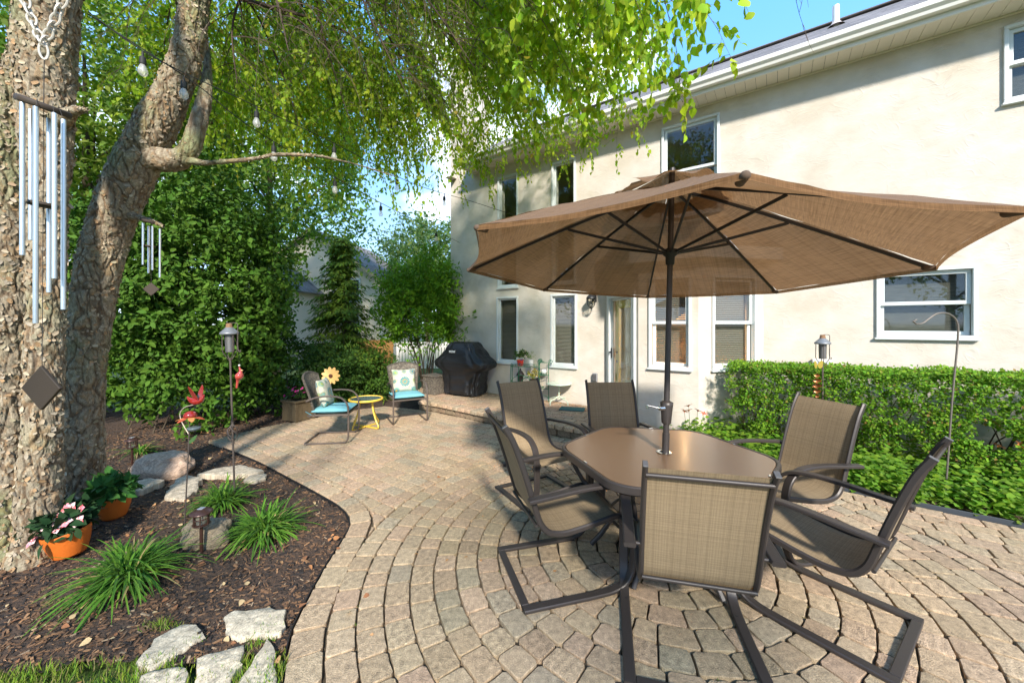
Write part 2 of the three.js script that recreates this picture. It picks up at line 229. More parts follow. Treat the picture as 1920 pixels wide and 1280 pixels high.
{
  const r = rng(23), list = [];
  // border course laid square to the edge of the planting bed
  const inn = bedEdge.map((p, i) => { const a = bedEdge[Math.max(0, i - 1)], b = bedEdge[Math.min(bedEdge.length - 1, i + 1)], t = b.clone().sub(a).normalize(); return V(p.x - t.z * -BW, 0, p.z + t.x * -BW); });
  const cO = new THREE.CatmullRomCurve3(bedEdge), cI = new THREE.CatmullRomCurve3(inn), L = cO.getLength(); let s = 0;
  while (s < L - 0.05) { const l = r.r(0.15, 0.21), u0 = s / L, u1 = Math.min(1, (s + l) / L); s += l; const o0 = cO.getPointAt(u0), o1 = cO.getPointAt(u1); const n0 = bedEdge.length - 1; const fi = (u) => { const o = cO.getPointAt(u), t = cO.getTangentAt(u); return V(o.x + t.z * BW, 0, o.z - t.x * BW); }; const i0 = fi(u0), i1 = fi(u1); const g = paverGeo([P2(o0), P2(o1), P2(i1), P2(i0)], r, 0, 0.05, paverCol(r)); if (g) list.push(g); }
  // running bond, rows parallel to the house
  const rw = 0.148;
  for (let j = -4; j < 70; j++) {
    const b0 = 0.35 + j * rw; let a = -9 + r() * 0.2;
    while (a < 9) {
      const l = r.pick([0.15, 0.2, 0.215, 0.225]), a1 = a + l; let q = [[a, b0], [a1, b0], [a1, b0 + rw], [a, b0 + rw]].map(([x, y]) => P2(fromAB(x, y))); a = a1;
      let c = cen(q); if (c[1] > 1.0 || !inside(PAT, ...c) && polyDist(PAT, c) > 0.2) continue;
      const dc = Math.hypot(c[0] - RC.x, c[1] - RC.z); if (dc < RMAX - 0.12) continue;
      if (dc < RMAX + 0.2) { const nx = (c[0] - RC.x) / dc, nz = (c[1] - RC.z) / dc; q = clip(q, nx, nz, nx * RC.x + nz * RC.z + RMAX + 0.002); if (q.length < 3 || Math.abs(area(q)) < 0.0012) continue; c = cen(q); }
      let bad = false;
      for (let i = 0; i < PAT.length && q.length > 2; i++) { // trim to the edges of the patio
        const p0 = PAT[i], p1 = PAT[(i + 1) % PAT.length]; if (segDist(c, p0, p1) > 0.36) continue;
        const isBed = i < bedEdge.length - 1, dx = p1[0] - p0[0], dz = p1[1] - p0[1], l2 = Math.hypot(dx, dz) || 1, w = isBed ? BW + 0.003 : 0.004; const nx = dz / l2, nz = -dx / l2; const tc = ((c[0] - p0[0]) * dx + (c[1] - p0[1]) * dz) / (l2 * l2); if (tc < -0.6 || tc > 1.6) continue;
        q = clip(q, nx, nz, nx * p0[0] + nz * p0[1] + w);
      }
      if (bad || q.length < 3 || Math.abs(area(q)) < 0.0012 || !inside(PAT, ...cen(q))) continue;
      const g = paverGeo(q, r, 0, 0.05, paverCol(r)); if (g) list.push(g);
    }
  }
  layPavers(patio, list, 300, 'far_pavers');
}
// raised terrace along the house: sheet, rows of pavers, a coping course and the riser below it
const STEP = 0.17;
const TER = [...stepEdge, V(1.84, 0, -5.54), V(1.65, 0, -6.6), fromAB(-4.0, 0.0), V(-2.1, 0, -9.0)].map(P2);
const terrace = struct('terrace', sheet(TER, STEP - 0.03), M.joint);
{
  const r = rng(31), list = [], rw = 0.15, cope = [], ris = [];
  const cO = new THREE.CatmullRomCurve3(stepEdge), L = cO.getLength(); let s = 0;
  while (s < L - 0.06) {
    const l = r.r(0.12, 0.17), u0 = s / L, u1 = Math.min(1, (s + l) / L); s += l; const o0 = cO.getPointAt(u0), o1 = cO.getPointAt(u1), t0 = cO.getTangentAt(u0), t1 = cO.getTangentAt(u1);
    const f = 0.045, q = [V(o0.x - t0.z * f, 0, o0.z + t0.x * f), V(o1.x - t1.z * f, 0, o1.z + t1.x * f), V(o1.x + t1.z * 0.2, 0, o1.z - t1.x * 0.2), V(o0.x + t0.z * 0.2, 0, o0.z - t0.x * 0.2)].map(P2);
    const col = paverCol(r); col.multiplyScalar(0.95); const g = paverGeo(q, r, STEP, 0.062, col, 0.008, 0.015); if (g) cope.push(g);
  }
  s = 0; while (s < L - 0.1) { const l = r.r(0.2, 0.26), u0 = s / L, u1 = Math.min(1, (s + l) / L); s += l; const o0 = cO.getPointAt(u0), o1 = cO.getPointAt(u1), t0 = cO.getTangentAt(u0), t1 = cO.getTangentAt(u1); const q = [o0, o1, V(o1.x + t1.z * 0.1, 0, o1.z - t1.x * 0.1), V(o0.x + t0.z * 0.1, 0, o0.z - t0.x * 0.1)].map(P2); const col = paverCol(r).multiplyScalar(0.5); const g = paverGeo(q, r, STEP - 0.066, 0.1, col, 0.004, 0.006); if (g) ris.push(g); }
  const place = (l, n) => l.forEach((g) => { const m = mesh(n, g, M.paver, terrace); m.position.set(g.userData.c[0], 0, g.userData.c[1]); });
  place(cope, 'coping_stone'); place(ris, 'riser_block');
  const edge = stepEdge.map(P2);
  for (let j = 0; j < 22; j++) { const b0 = 0.01 + j * rw; let a = -5 + r() * 0.2; while (a < 2.2) { const l = r.pick([0.15, 0.2, 0.22]), a1 = a + l; let q = [[a, b0], [a1, b0], [a1, b0 + rw], [a, b0 + rw]].map(([x, y]) => P2(fromAB(x, y))); a = a1; let c = cen(q); if (!inside(TER, ...c)) continue; const d = polyDist(edge, c, false); if (d < 0.36) { for (let i = 0; i < edge.length - 1 && q.length > 2; i++) { const p0 = edge[i], p1 = edge[i + 1]; if (segDist(c, p0, p1) > 0.4) continue; const dx = p1[0] - p0[0], dz = p1[1] - p0[1], l2 = Math.hypot(dx, dz); const tc = ((c[0] - p0[0]) * dx + (c[1] - p0[1]) * dz) / (l2 * l2); if (tc < -0.6 || tc > 1.6) continue; q = clip(q, dz / l2, -dx / l2, dz / l2 * p0[0] - dx / l2 * p0[1] + 0.203); } if (q.length < 3 || Math.abs(area(q)) < 0.003) continue; } const col = paverCol(r); col.r *= 1.06; const g = paverGeo(q, r, STEP, 0.05, col); if (g) list.push(g); } }
  layPavers(terrace, list, 240, 'far_pavers');
}

// planting beds: a lumpy sheet of bark mulch on both sides of the patio
const mulchMat = std({ color: C(0.10, 0.062, 0.04), map: rep(TX.grain, 1.7), bumpMap: rep(TX.lump, 5), bumpScale: 0.03, roughness: 1 });
const mulchH = (x, z) => -0.012 + 0.035 * noise(x * 1.3, z * 1.3, 4) + 0.018 * noise(x * 6, z * 6, 2) + 0.012 * noise(x * 19, z * 19, 3);
function bed(name, x0, x1, z0, z1, st, ok) {
  const P = [], U = [], I = [], nx = Math.round((x1 - x0) / st), nz = Math.round((z1 - z0) / st), id = new Int32Array((nx + 1) * (nz + 1));
  for (let j = 0; j <= nz; j++) for (let i = 0; i <= nx; i++) { const x = x0 + i * st, z = z0 + j * st, d = polyDist(PAT, [x, z]); let y = mulchH(x, z); if (d < 0.25) y = lerp(-0.022, y, sst(0, 0.25, d)); if (inside(PAT, x, z)) y = -0.06; id[j * (nx + 1) + i] = P.length / 3; P.push(x, y, z); U.push(x, z); }
  for (let j = 0; j < nz; j++) for (let i = 0; i < nx; i++) { const x = x0 + (i + 0.5) * st, z = z0 + (j + 0.5) * st; if (!ok(x, z)) continue; if (inside(PAT, x, z) && polyDist(PAT, [x, z]) > st) continue; const a = j * (nx + 1) + i; I.push(a, a + nx + 1, a + 1, a + 1, a + nx + 1, a + nx + 2); }
  const g = new THREE.BufferGeometry(); g.setAttribute('position', new THREE.Float32BufferAttribute(P, 3)); g.setAttribute('uv', new THREE.Float32BufferAttribute(U, 2)); g.setIndex(I); g.computeVertexNormals(); return struct(name, g, mulchMat);
}
const grassEdge = (x, z) => z > -1.86 + 0.12 * noise(x * 3, 1, 2) - 0.10 * (x + 1.6);     // where lawn begins near the camera
const leftBed = (x, z) => !grassEdge(x, z) && z > -7.5 + 0.35 * noise(x * 0.7, 4) && x < -0.6;
bed('mulch_bed', -8, -0.4, -8.6, -0.9, 0.055, (x, z) => leftBed(x, z) || (z < -6.2 && z > -8.4 && x > -5.5 && x < -1.4));
bed('planting_bed', 1.6, 6.6, -6.2, -1.2, 0.07, (x, z) => { const [a, b] = toAB(V(x, 0, z)); return b > -0.05 && !inside(TER, x, z) && x > 1.7; });
{ // black plastic edging between mulch and pavers
  const g = sweep(bedEdge.slice(8, 84).map((p) => V(p.x - 0.008, -0.022, p.z)), bar(0.006, 0.036, 0.0015), { side: null });
  tag(mesh('lawn_edging', g, std({ color: C(0.012, 0.012, 0.013), roughness: 0.55 }), scene), 'thin black plastic edging strip between mulch bed and pavers', 'edging');
  const e2 = rightEdge.slice(2, 6).map((p) => V(p.x + 0.03, 0.0, p.z - 0.035));
  tag(mesh('lawn_edging_001', sweep(smooth(e2, 40), bar(0.01, 0.05, 0.002)), std({ color: C(0.045, 0.052, 0.06), roughness: 0.6 }), scene), 'grey plastic edging along the ground cover below the hedge', 'edging'); used.lawn_edging = 1;
}

// flat stepping stones and field stones
const stoneMat = (r, g, b) => std({ color: C(r, g, b), map: rep(TX.grain, 1.3), bumpMap: rep(TX.lump, 2.2), bumpScale: 0.014, roughness: 0.9 });
const flagM = stoneMat(0.77, 0.68, 0.52), flagM2 = stoneMat(0.66, 0.57, 0.44);
function flag(pxs, label, m, th = 0.03, y0 = -0.018) {
  const r = rng(pxs[0][0] * 7 + pxs[0][1]), base = pxs.map((p) => G(...p)), ctr = base.reduce((s, p) => s.add(p), V(0, 0, 0)).multiplyScalar(1 / base.length), out = [];
  for (let i = 0; i < base.length; i++) { const a = base[i], b = base[(i + 1) % base.length], n = Math.max(2, Math.round(a.distanceTo(b) / 0.05)); for (let k = 0; k < n; k++) { const p = a.clone().lerp(b, k / n); const j = 0.012; out.push([p.x - ctr.x + r.r(-j, j), p.z - ctr.z + r.r(-j, j)]); } }
  const P = [], U = [], I = [], n = out.length, rows = [[1.0, -0.06], [1.0, th - 0.014], [0.965, th - 0.002], [0.62, th], [0.3, th]];
  for (const [k, y] of rows) for (const [x, z] of out) { P.push(x * k, y + (k < 0.99 ? 0.008 * noise((x * k + ctr.x) * 7, (z * k + ctr.z) * 7, 1) : 0.006 * noise(x * 20, z * 20)), z * k); U.push(x * k + ctr.x, z * k + ctr.z); }
  for (let k = 0; k < rows.length - 1; k++) for (let i = 0; i < n; i++) { const a = k * n + i, b = k * n + (i + 1) % n; I.push(a, a + n, b, b, a + n, b + n); }
  P.push(0, th, 0); U.push(ctr.x, ctr.z); for (let i = 0; i < n; i++) I.push((rows.length - 1) * n + i, rows.length * n, (rows.length - 1) * n + (i + 1) % n);
  const g = new THREE.BufferGeometry(); g.setAttribute('position', new THREE.Float32BufferAttribute(P, 3)); g.setAttribute('uv', new THREE.Float32BufferAttribute(U, 2)); g.setIndex(I); g.computeVertexNormals();
  if (area(out) > 0) { const ix = g.index.array; for (let i = 0; i < ix.length; i += 3) { const t = ix[i]; ix[i] = ix[i + 1]; ix[i + 1] = t; } g.computeVertexNormals(); }
  const o = mesh(numbered('stepping_stone'), g, m, scene); o.position.set(ctr.x, y0, ctr.z); return tag(o, label, 'stepping stone', 'stepping stones in the bed');
}
flag([[422, 1160], [440, 1147], [500, 1143], [533, 1146], [535, 1172], [524, 1190], [490, 1195], [450, 1198], [424, 1188]], 'oval pale stepping stone touching the black edging by the pavers', flagM);
flag([[256, 1245], [285, 1205], [320, 1180], [368, 1172], [386, 1195], [345, 1220], [310, 1240], [285, 1262]], 'long pale stepping stone between grass and mulch', flagM);
flag([[368, 1238], [410, 1222], [462, 1210], [456, 1240], [440, 1262], [424, 1300], [366, 1300]], 'square-cornered pale stepping stone in grass between two narrower stones', flagM);
flag([[448, 1285], [470, 1245], [503, 1199], [520, 1228], [517, 1262], [510, 1310], [440, 1310]], 'pointed triangular stepping stone beside the pavers', flagM);
flag([[262, 1272], [300, 1256], [352, 1254], [348, 1300], [255, 1300]], 'stepping stone lowest in the grass, partly cut off', flagM);
flag([[306, 938], [330, 903], [350, 895], [378, 900], [368, 925], [345, 942]], 'light slab beside the thin red bird stake', flagM2, 0.03, 0.004);
flag([[368, 893], [400, 884], [450, 876], [498, 886], [470, 893], [420, 898]], 'broad light slab near the pavers behind the grass clump', flagM2, 0.03, 0.004);
flag([[455, 905], [470, 896], [500, 893], [495, 902], [470, 909]], 'small light slab tucked behind the grass clump', flagM2, 0.03, 0.004);
flag([[240, 930], [255, 908], [285, 900], [306, 905], [275, 922]], 'shaded grey slab behind the leafy orange pot', flagM2, 0.03, 0.004);
function boulder(p, s, seed, m, label) {
  const g = mergeVertices(new THREE.IcosahedronGeometry(1, 14).deleteAttribute('normal').deleteAttribute('uv')), q = g.attributes.position, U = [];
  for (let i = 0; i < q.count; i++) { const v = V(q.getX(i), q.getY(i), q.getZ(i)); let k = 1 + 0.34 * noise(v.x * 1.1 + seed, v.y * 1.1, v.z * 1.1) + 0.12 * noise(v.x * 3 + seed, v.y * 3, v.z * 3) + 0.035 * noise(v.x * 9, v.y * 9, v.z * 9 + seed) + 0.012 * noise(v.x * 26, v.y * 26, v.z * 26 + seed); v.multiplyScalar(k); v.y = Math.min(v.y, 0.74 + 0.1 * noise(v.x * 2, v.z * 2, seed)); q.setXYZ(i, v.x * s[0], Math.max(-0.35, v.y) * s[1], v.z * s[2]); U.push(v.x * s[0] * 2, v.z * s[2] * 2 + v.y); }
  g.setAttribute('uv', new THREE.Float32BufferAttribute(U, 2)); g.computeVertexNormals(); const o = mesh(numbered('boulder'), g, m, scene); o.position.set(p.x, 0.02, p.z); return tag(o, label, 'boulder');
}
boulder(G(305, 884).setY(0), [0.3, 0.21, 0.2], 3, stoneMat(0.66, 0.48, 0.36), 'pinkish granite boulder lying near the shrub in mulch');
boulder(G(390, 1012).setY(0), [0.165, 0.17, 0.12], 9, stoneMat(0.36, 0.29, 0.2), 'smaller tan boulder behind the brown solar path light');

// ---------------------------------------------------------------- the house
const SOF = 4.92, OH = 0.36;
const house = thing('house', 'two-storey cream stucco house with dark shingle roof and angled bay', 'house', [WALL_O.x, 0, WALL_O.z], HTURN);
const ray = (px, py) => V((px - 960) / FPX, (HOR - py) / FPX, -1);
function wallPx(px, py, z = 0) { const r = ray(px, py), k = (WALL_O.dot(WN) + z) / r.dot(WN), p = r.multiplyScalar(k); p.y += CAMH; const q = p.clone().sub(WALL_O); return [q.dot(WD), p.y]; }
const rectPath = (x0, x1, y0, y1) => { const p = new THREE.Path(); p.moveTo(x0, y0); p.lineTo(x0, y1); p.lineTo(x1, y1); p.lineTo(x1, y0); p.closePath(); return p; };
function wallSlab(name, x0, x1, y0, y1, holes, th, parent) { const s = new THREE.Shape(); s.moveTo(x0, y0); s.lineTo(x1, y0); s.lineTo(x1, y1); s.lineTo(x0, y1); s.closePath(); holes.forEach((h) => s.holes.push(rectPath(...h))); const g = new THREE.ExtrudeGeometry(s, { depth: th, bevelEnabled: false }); g.translate(0, 0, -th); return mesh(name, g, M.stucco, parent); }
const frameG = (x0, x1, y0, y1, w, d, z, r = 0.004) => [rbox(x1 - x0, w, d, r, (x0 + x1) / 2, y1 - w / 2, z), rbox(x1 - x0, w, d, r, (x0 + x1) / 2, y0 + w / 2, z), rbox(w, y1 - y0 - 2 * w, d, r, x0 + w / 2, (y0 + y1) / 2, z), rbox(w, y1 - y0 - 2 * w, d, r, x1 - w / 2, (y0 + y1) / 2, z)];
const lampM = std({ color: C(0.9, 0.5, 0.2), emissive: C(1, 0.45, 0.12), emissiveIntensity: 0.6 });
// a window in its hole: casing, sashes, panes, blind and the dim room behind
function win(parent, x0, x1, y0, y1, { rail, blind, o = [0, 0, 0], turn = 0, z = 0 } = {}) {
  const g = part('window', parent); g.position.set(...o); g.rotation.y = turn;
  const e = 0.036; mesh('casing', frameG(x0, x1, y0, y1, e, 0.07, z - 0.005, 0.006), M.trim, g);
  mesh('sill', rbox(x1 - x0 + 0.03, 0.022, 0.085, 0.005, (x0 + x1) / 2, y0 - 0.012, z + 0.006), M.trim, g);
  const a0 = x0 + e + 0.002, a1 = x1 - e - 0.002, b0 = y0 + e + 0.002, b1 = y1 - e - 0.002, w = 0.042;
  const pane = (p0, p1, q0, q1, zz) => mesh('pane', box(p1 - p0, q1 - q0, 0.004, (p0 + p1) / 2, (q0 + q1) / 2, zz), M.glass, g);
  if (rail) { const m = b0 + (b1 - b0) * rail; mesh('sash', frameG(a0, a1, m - 0.02, b1, w, 0.03, z - 0.03), M.trim, g); mesh('sash', frameG(a0 + 0.001, a1 - 0.001, b0, m + 0.018, w, 0.03, z - 0.066), M.trim, g); pane(a0 + w - 0.004, a1 - w + 0.004, m - 0.02 + w - 0.004, b1 - w + 0.004, z - 0.03); pane(a0 + w - 0.004, a1 - w + 0.004, b0 + w - 0.004, m + 0.018 - w + 0.004, z - 0.066); }
  else { mesh('sash', frameG(a0, a1, b0, b1, 0.03, 0.03, z - 0.04), M.trim, g); pane(a0 + 0.026, a1 - 0.026, b0 + 0.026, b1 - 0.026, z - 0.04); }
  if (blind === 'slats') { const n = Math.floor((b1 - b0) / 0.026), L = []; for (let i = 0; i < n; i++) L.push(xf(new THREE.BoxGeometry(a1 - a0 - 0.02, 0.0012, 0.024), (a0 + a1) / 2, b0 + 0.02 + i * 0.026, z - 0.13, 0.95)); const b = mesh('blind_slats', L, M.blind, g); b.userData.kind = 'stuff'; }
  if (blind === 'shade') mesh('woven_shade', boxUV(box(a1 - a0 - 0.02, b1 - b0 - 0.02, 0.003, (a0 + a1) / 2, (b0 + b1) / 2, z - 0.12)), M.shade, g);
  return g;
}
const holeOf = (b, k = 0.03) => [b[0] + k, b[1] - k, b[2] + k, b[3] - k];
const rectPx = (l, t, r, b, fac = wallPx) => { const a = fac(l, t), c = fac(r, b); return [a[0], c[0], c[1], a[1]]; };
{
  const XL = wallPx(845, 500)[0], XR = 9.5;
  const rects = []; const add = (b, o) => rects.push([b, o]);
  const g1 = rectPx(932, 558, 972, 681), g2 = rectPx(1033, 551, 1082, 690); g2[2] = g1[2] = (g1[2] + g2[2]) / 2; g2[3] = g1[3] = (g1[3] + g2[3]) / 2;
  add(g1, { blind: 'slats' }); add(g2, { blind: 'slats' });
  const u1 = rectPx(934, 334, 972, 538), u2 = rectPx(1035, 303, 1080, 470); u2[2] = u1[2]; u2[3] = u1[3]; add(u1, {}); add(u2, {});
  const u3 = rectPx(1241, 241, 1350, 320); u3[3] = wallPx(1350, 211)[1]; u3[2] = u3[3] - 1.45; add(u3, { rail: 0.5 });
  const u4 = [wallPx(1881, 100)[0], 0, wallPx(1881, 196)[1], wallPx(1881, 52)[1]]; u4[1] = u4[0] + 0.95; add(u4, { rail: 0.52, blind: 'shade' });
  const gb = rectPx(1643, 500, 1833, 635); gb[3] = wallPx(1831, 497)[1]; add(gb, { rail: 0.5, blind: 'shade' });
  const wall = wallSlab('wall', XL, XR, -0.3, SOF, [...rects.map(([b]) => holeOf(b)), [wallPx(1138, 600)[0] + 0.12, wallPx(1432, 600)[0] - 0.12, 0.14, 2.44]], 0.2, house);
  rects.forEach(([b, o]) => win(house, ...b, o));
  // left end wall and far walls close the house
  mesh('wall', boxUV(box(0.2, SOF + 0.3, 8.6, XL + 0.1, SOF / 2 - 0.15, -4.51)), M.stucco, house);
  mesh('wall', boxUV(box(XR - XL, SOF + 0.3, 0.2, (XL + XR) / 2, SOF / 2 - 0.15, -8.92)), M.stucco, house);
  mesh('wall', boxUV(box(0.2, SOF + 0.3, 8.6, XR - 0.1, SOF / 2 - 0.15, -4.51)), M.stucco, house);
  const plaster = std({ color: C(0.42, 0.37, 0.30), roughness: 0.9 }), boards = std({ color: C(0.22, 0.13, 0.07), map: rep(TX.wood, 1), roughness: 0.5 });
  mesh('ground_floor', box(XR - XL - 0.42, 0.1, 8.5, (XL + XR) / 2, 0.07, -4.48), boards, house); mesh('bay_floor', box(1.9, 0.1, 0.86, (wallPx(1138, 600)[0] + wallPx(1432, 600)[0]) / 2, 0.07, 0.21), boards, house); mesh('upper_floor', box(XR - XL - 0.42, 0.2, 6.5, (XL + XR) / 2, 2.62, -5.48), plaster, house); mesh('ceiling', box(XR - XL - 0.42, 0.1, 8.5, (XL + XR) / 2, SOF - 0.04, -4.48), plaster, house); mesh('partition', box(XR - XL - 0.42, 4.7, 0.12, (XL + XR) / 2, 2.48, -4.0), plaster, house);
  // bay: three facets
  const A = [wallPx(1138, 600)[0], 0], B = [wallPx(1197, 600, 0.745)[0], 0.745], Cc = [wallPx(1310, 600, 0.745)[0], 0.745], E = [wallPx(1432, 600)[0], 0], BT = 2.5;
  const facet = (p, q) => { const L = Math.hypot(q[0] - p[0], q[1] - p[1]), turn = Math.atan2(-(q[1] - p[1]), q[0] - p[0]), d = WD.clone().multiplyScalar((q[0] - p[0]) / L).addScaledVector(WN, (q[1] - p[1]) / L), n = V(-d.z, 0, d.x), o = fromAB(p[0], p[1]); return { L, turn, o: [p[0], 0, p[1]], px: (x, y) => { const r = ray(x, y), k = o.dot(n) / r.dot(n), w = r.multiplyScalar(k); w.y += CAMH; return [w.clone().sub(o).dot(d), w.y]; } }; };
  const fD = facet(A, B), fC = facet(B, Cc), fR = facet(Cc, E);
  const wc = rectPx(1217, 515, 1297, 692, fC.px), wr = rectPx(1334, 522, 1417, 693, fR.px); wc[2] = wr[2] = (wc[2] + wr[2]) / 2; wc[3] = wr[3] = (wc[3] + wr[3]) / 2;
  const put = (f, holes) => { const m = wallSlab('bay_wall', 0, f.L, -0.3, BT, holes, 0.16, house); m.position.set(...f.o); m.rotation.y = f.turn; };
  put(fC, [holeOf(wc)]); put(fR, [holeOf(wr)]); win(house, ...wc, { rail: 0.5, blind: 'slats', o: fC.o, turn: fC.turn }); win(house, ...wr, { rail: 0.5, blind: 'slats', o: fR.o, turn: fR.turn });
  const dd = [0.07, fD.L - 0.06, STEP + 0.02, 2.14]; put(fD, [[dd[0] + 0.02, dd[1] - 0.02, dd[2] - 0.01, dd[3] - 0.02]]);
  { // glazed storm door in front of a yellow door
    const g = part('door', house); g.position.set(...fD.o); g.rotation.y = fD.turn; const [x0, x1, y0, y1] = dd;
    mesh('casing', [rbox(0.09, y1 - y0, 0.08, 0.006, x0 + 0.045, (y0 + y1) / 2, 0.0), rbox(0.09, y1 - y0, 0.08, 0.006, x1 - 0.045, (y0 + y1) / 2, 0.0), rbox(x1 - x0 - 0.18, 0.09, 0.08, 0.006, (x0 + x1) / 2, y1 - 0.045, 0.0)], M.trim, g);
    const a0 = x0 + 0.093, a1 = x1 - 0.093, b0 = y0 + 0.005, b1 = y1 - 0.093; mesh('storm_door_frame', frameG(a0, a1, b0, b1, 0.035, 0.03, -0.02), M.trim, g);
    mesh('pane', box(a1 - a0 - 0.06, b1 - b0 - 0.06, 0.004, (a0 + a1) / 2, (b0 + b1) / 2, -0.02), M.glass, g);
    mesh('yellow_door', frameG(a0 + 0.02, a1 - 0.02, b0, b1 - 0.03, 0.13, 0.045, -0.09), std({ color: C(0.60, 0.46, 0.03), roughness: 0.5 }), g);
    mesh('pane', box(a1 - a0 - 0.24, b1 - b0 - 0.22, 0.004, (a0 + a1) / 2, (b0 + b1) / 2, -0.13), M.glass, g);
    mesh('handle', [rbox(0.03, 0.17, 0.012, 0.005, a0 + 0.028, 1.14, 0.004), rbox(0.085, 0.016, 0.016, 0.006, a0 + 0.05, 1.16, 0.035), cyl(V(a0 + 0.028, 1.16, 0.006), V(a0 + 0.028, 1.16, 0.036), 0.008)], M.black, g);
    for (const [y, q] of [[1.0, 0.028], [1.15, 0.024]]) mesh('lock', cyl(V(a0 + 0.085, y, -0.108), V(a0 + 0.085, y, -0.065), q), M.black, g);
    mesh('threshold', rbox(x1 - x0, 0.03, 0.14, 0.005, (x0 + x1) / 2, y0 - 0.016, 0.01), M.whiteMetal, g);
  }
  { // hipped roof and fascia of the bay
    const o = 0.16, ey = BT + 0.17, q = [[A[0] - o * 1.4, 0.01], [B[0] - o * 0.5, B[1] + o], [Cc[0] + o * 0.5, Cc[1] + o], [E[0] + o * 1.4, 0.01]], t = [[A[0] + 0.45, 0.012, 3.2], [E[0] - 0.45, 0.012, 3.2]];
    const P = [], U = [], tri = (...v) => v.forEach((p) => { P.push(p[0], p[1], p[2]); U.push(p[0], p[1] * 1.3); }); const e = q.map((p) => [p[0], ey, p[1]]), T = t.map((p) => [p[0], p[2], p[1]]);
    tri(e[0], e[1], T[0]); tri(e[1], e[2], T[1]); tri(e[1], T[1], T[0]); tri(e[2], e[3], T[1]);
    const g = new THREE.BufferGeometry(); g.setAttribute('position', new THREE.Float32BufferAttribute(P, 3)); g.setAttribute('uv', new THREE.Float32BufferAttribute(U, 2)); g.computeVertexNormals(); mesh('bay_roof', g, M.shingle, house);
    const s = new THREE.Shape(q.map((p) => new THREE.Vector2(p[0], -p[1]))), f = new THREE.ExtrudeGeometry(s, { depth: 0.165, bevelEnabled: false }); f.rotateX(-Math.PI / 2); f.translate(0, BT + 0.001, 0); mesh('bay_fascia', f, M.trim, house);
  }
  // eaves: vented soffit boards, fascia, gutter, roof
  const X0 = wallPx(886, 300)[0] + 0.01, n = Math.floor((XR - X0) / 0.122), sg = new RoundedBoxGeometry(0.1185, 0.012, OH - 0.02, 1, 0.002);
  for (let i = 0; i < n; i++) { const m = mesh('soffit_board', sg, M.soffit, house); m.position.set(X0 + 0.061 + i * 0.122, SOF + 0.005, OH / 2 + 0.002); }
  mesh('soffit_backing', box(XR - X0, 0.01, OH - 0.01, (X0 + XR) / 2, SOF + 0.03, OH / 2), M.dark, house);
  mesh('soffit_trim', rbox(XR - X0, 0.018, 0.022, 0.004, (X0 + XR) / 2, SOF - 0.012, 0.012), M.soffit, house);
  mesh('fascia', rbox(XR - X0, 0.19, 0.022, 0.003, (X0 + XR) / 2, SOF + 0.075, OH + 0.003), M.gutter, house);
  const gp = [[0, 0], [0.075, 0], [0.086, 0.03], [0.118, 0.06], [0.122, 0.075], [0.122, 0.112], [0.112, 0.118], [0.108, 0.11], [0.114, 0.105], [0.114, 0.078], [0.08, 0.036], [0.07, 0.006], [0.006, 0.006], [0.006, 0.115], [0, 0.115]];
  const gs = new THREE.Shape(gp.map((p) => new THREE.Vector2(p[0], p[1]))), gg = new THREE.ExtrudeGeometry(gs, { depth: XR - X0, bevelEnabled: false }); gg.rotateY(Math.PI / 2); gg.applyMatrix4(new THREE.Matrix4().set(1, 0, 0, 0, 0, 1, 0, 0, 0, 0, -1, 0, 0, 0, 0, 1)); { const ix = gg.index; gg.computeVertexNormals(); }
  const gm = mesh('gutter', toCreasedNormals(gg, 0.3), M.gutter, house); gm.position.set(X0, SOF + 0.035, OH + 0.016);
  const TP = 0.63, zE = OH + 0.06, yE = SOF + 0.165, zR = -4.3, roofSlab = (x0, x1, z0, z1) => { const y0 = yE + (zE - z0) * TP, y1 = yE + (zE - z1) * TP, P = [], U = [], k = Math.hypot(1, TP), quad = (a, b, c, d) => { for (const v of [a, b, c, a, c, d]) { P.push(...v); U.push(v[0], v[2] * k); } }; quad([x0, y0, z0], [x1, y0, z0], [x1, y1, z1], [x0, y1, z1]); quad([x0, y0 - 0.03, z0], [x0, y1 - 0.03, z1], [x1, y1 - 0.03, z1], [x1, y0 - 0.03, z0]); quad([x0, y0 - 0.03, z0], [x1, y0 - 0.03, z0], [x1, y0, z0], [x0, y0, z0]); quad([x0, y0 - 0.03, z0], [x0, y0, z0], [x0, y1, z1], [x0, y1 - 0.03, z1]); const g = new THREE.BufferGeometry(); g.setAttribute('position', new THREE.Float32BufferAttribute(P, 3)); g.setAttribute('uv', new THREE.Float32BufferAttribute(U, 2)); g.computeVertexNormals(); return g; };
  // overlapping courses of shingle, each one a lap above the next
  const rf = part('roof', house), cs = 0.3; let zz = zE; while (zz > zR + 0.01) { const z1 = Math.max(zR, zz - cs); const g = roofSlab(X0, XR + 0.3, zz, z1); g.translate(0, 0.0, 0); mesh('shingle_course', g, M.shingle, rf); zz = z1; }
  mesh('roof_end', roofSlab(XL - 0.2, X0 - 0.001, -0.62, zR), M.shingle, rf);
  const back = roofSlab(XL - 0.2, XR + 0.3, zE, zR); back.applyMatrix4(new THREE.Matrix4().makeRotationY(Math.PI)); back.translate(XL + XR + 0.1, 0, 2 * zR); mesh('roof_back', back, M.shingle, rf);
  mesh('ridge_cap', rbox(XR - XL + 0.5, 0.03, 0.22, 0.012, (XL + XR) / 2 + 0.05, yE + (zE - zR) * TP + 0.01, zR), M.shingle, rf);
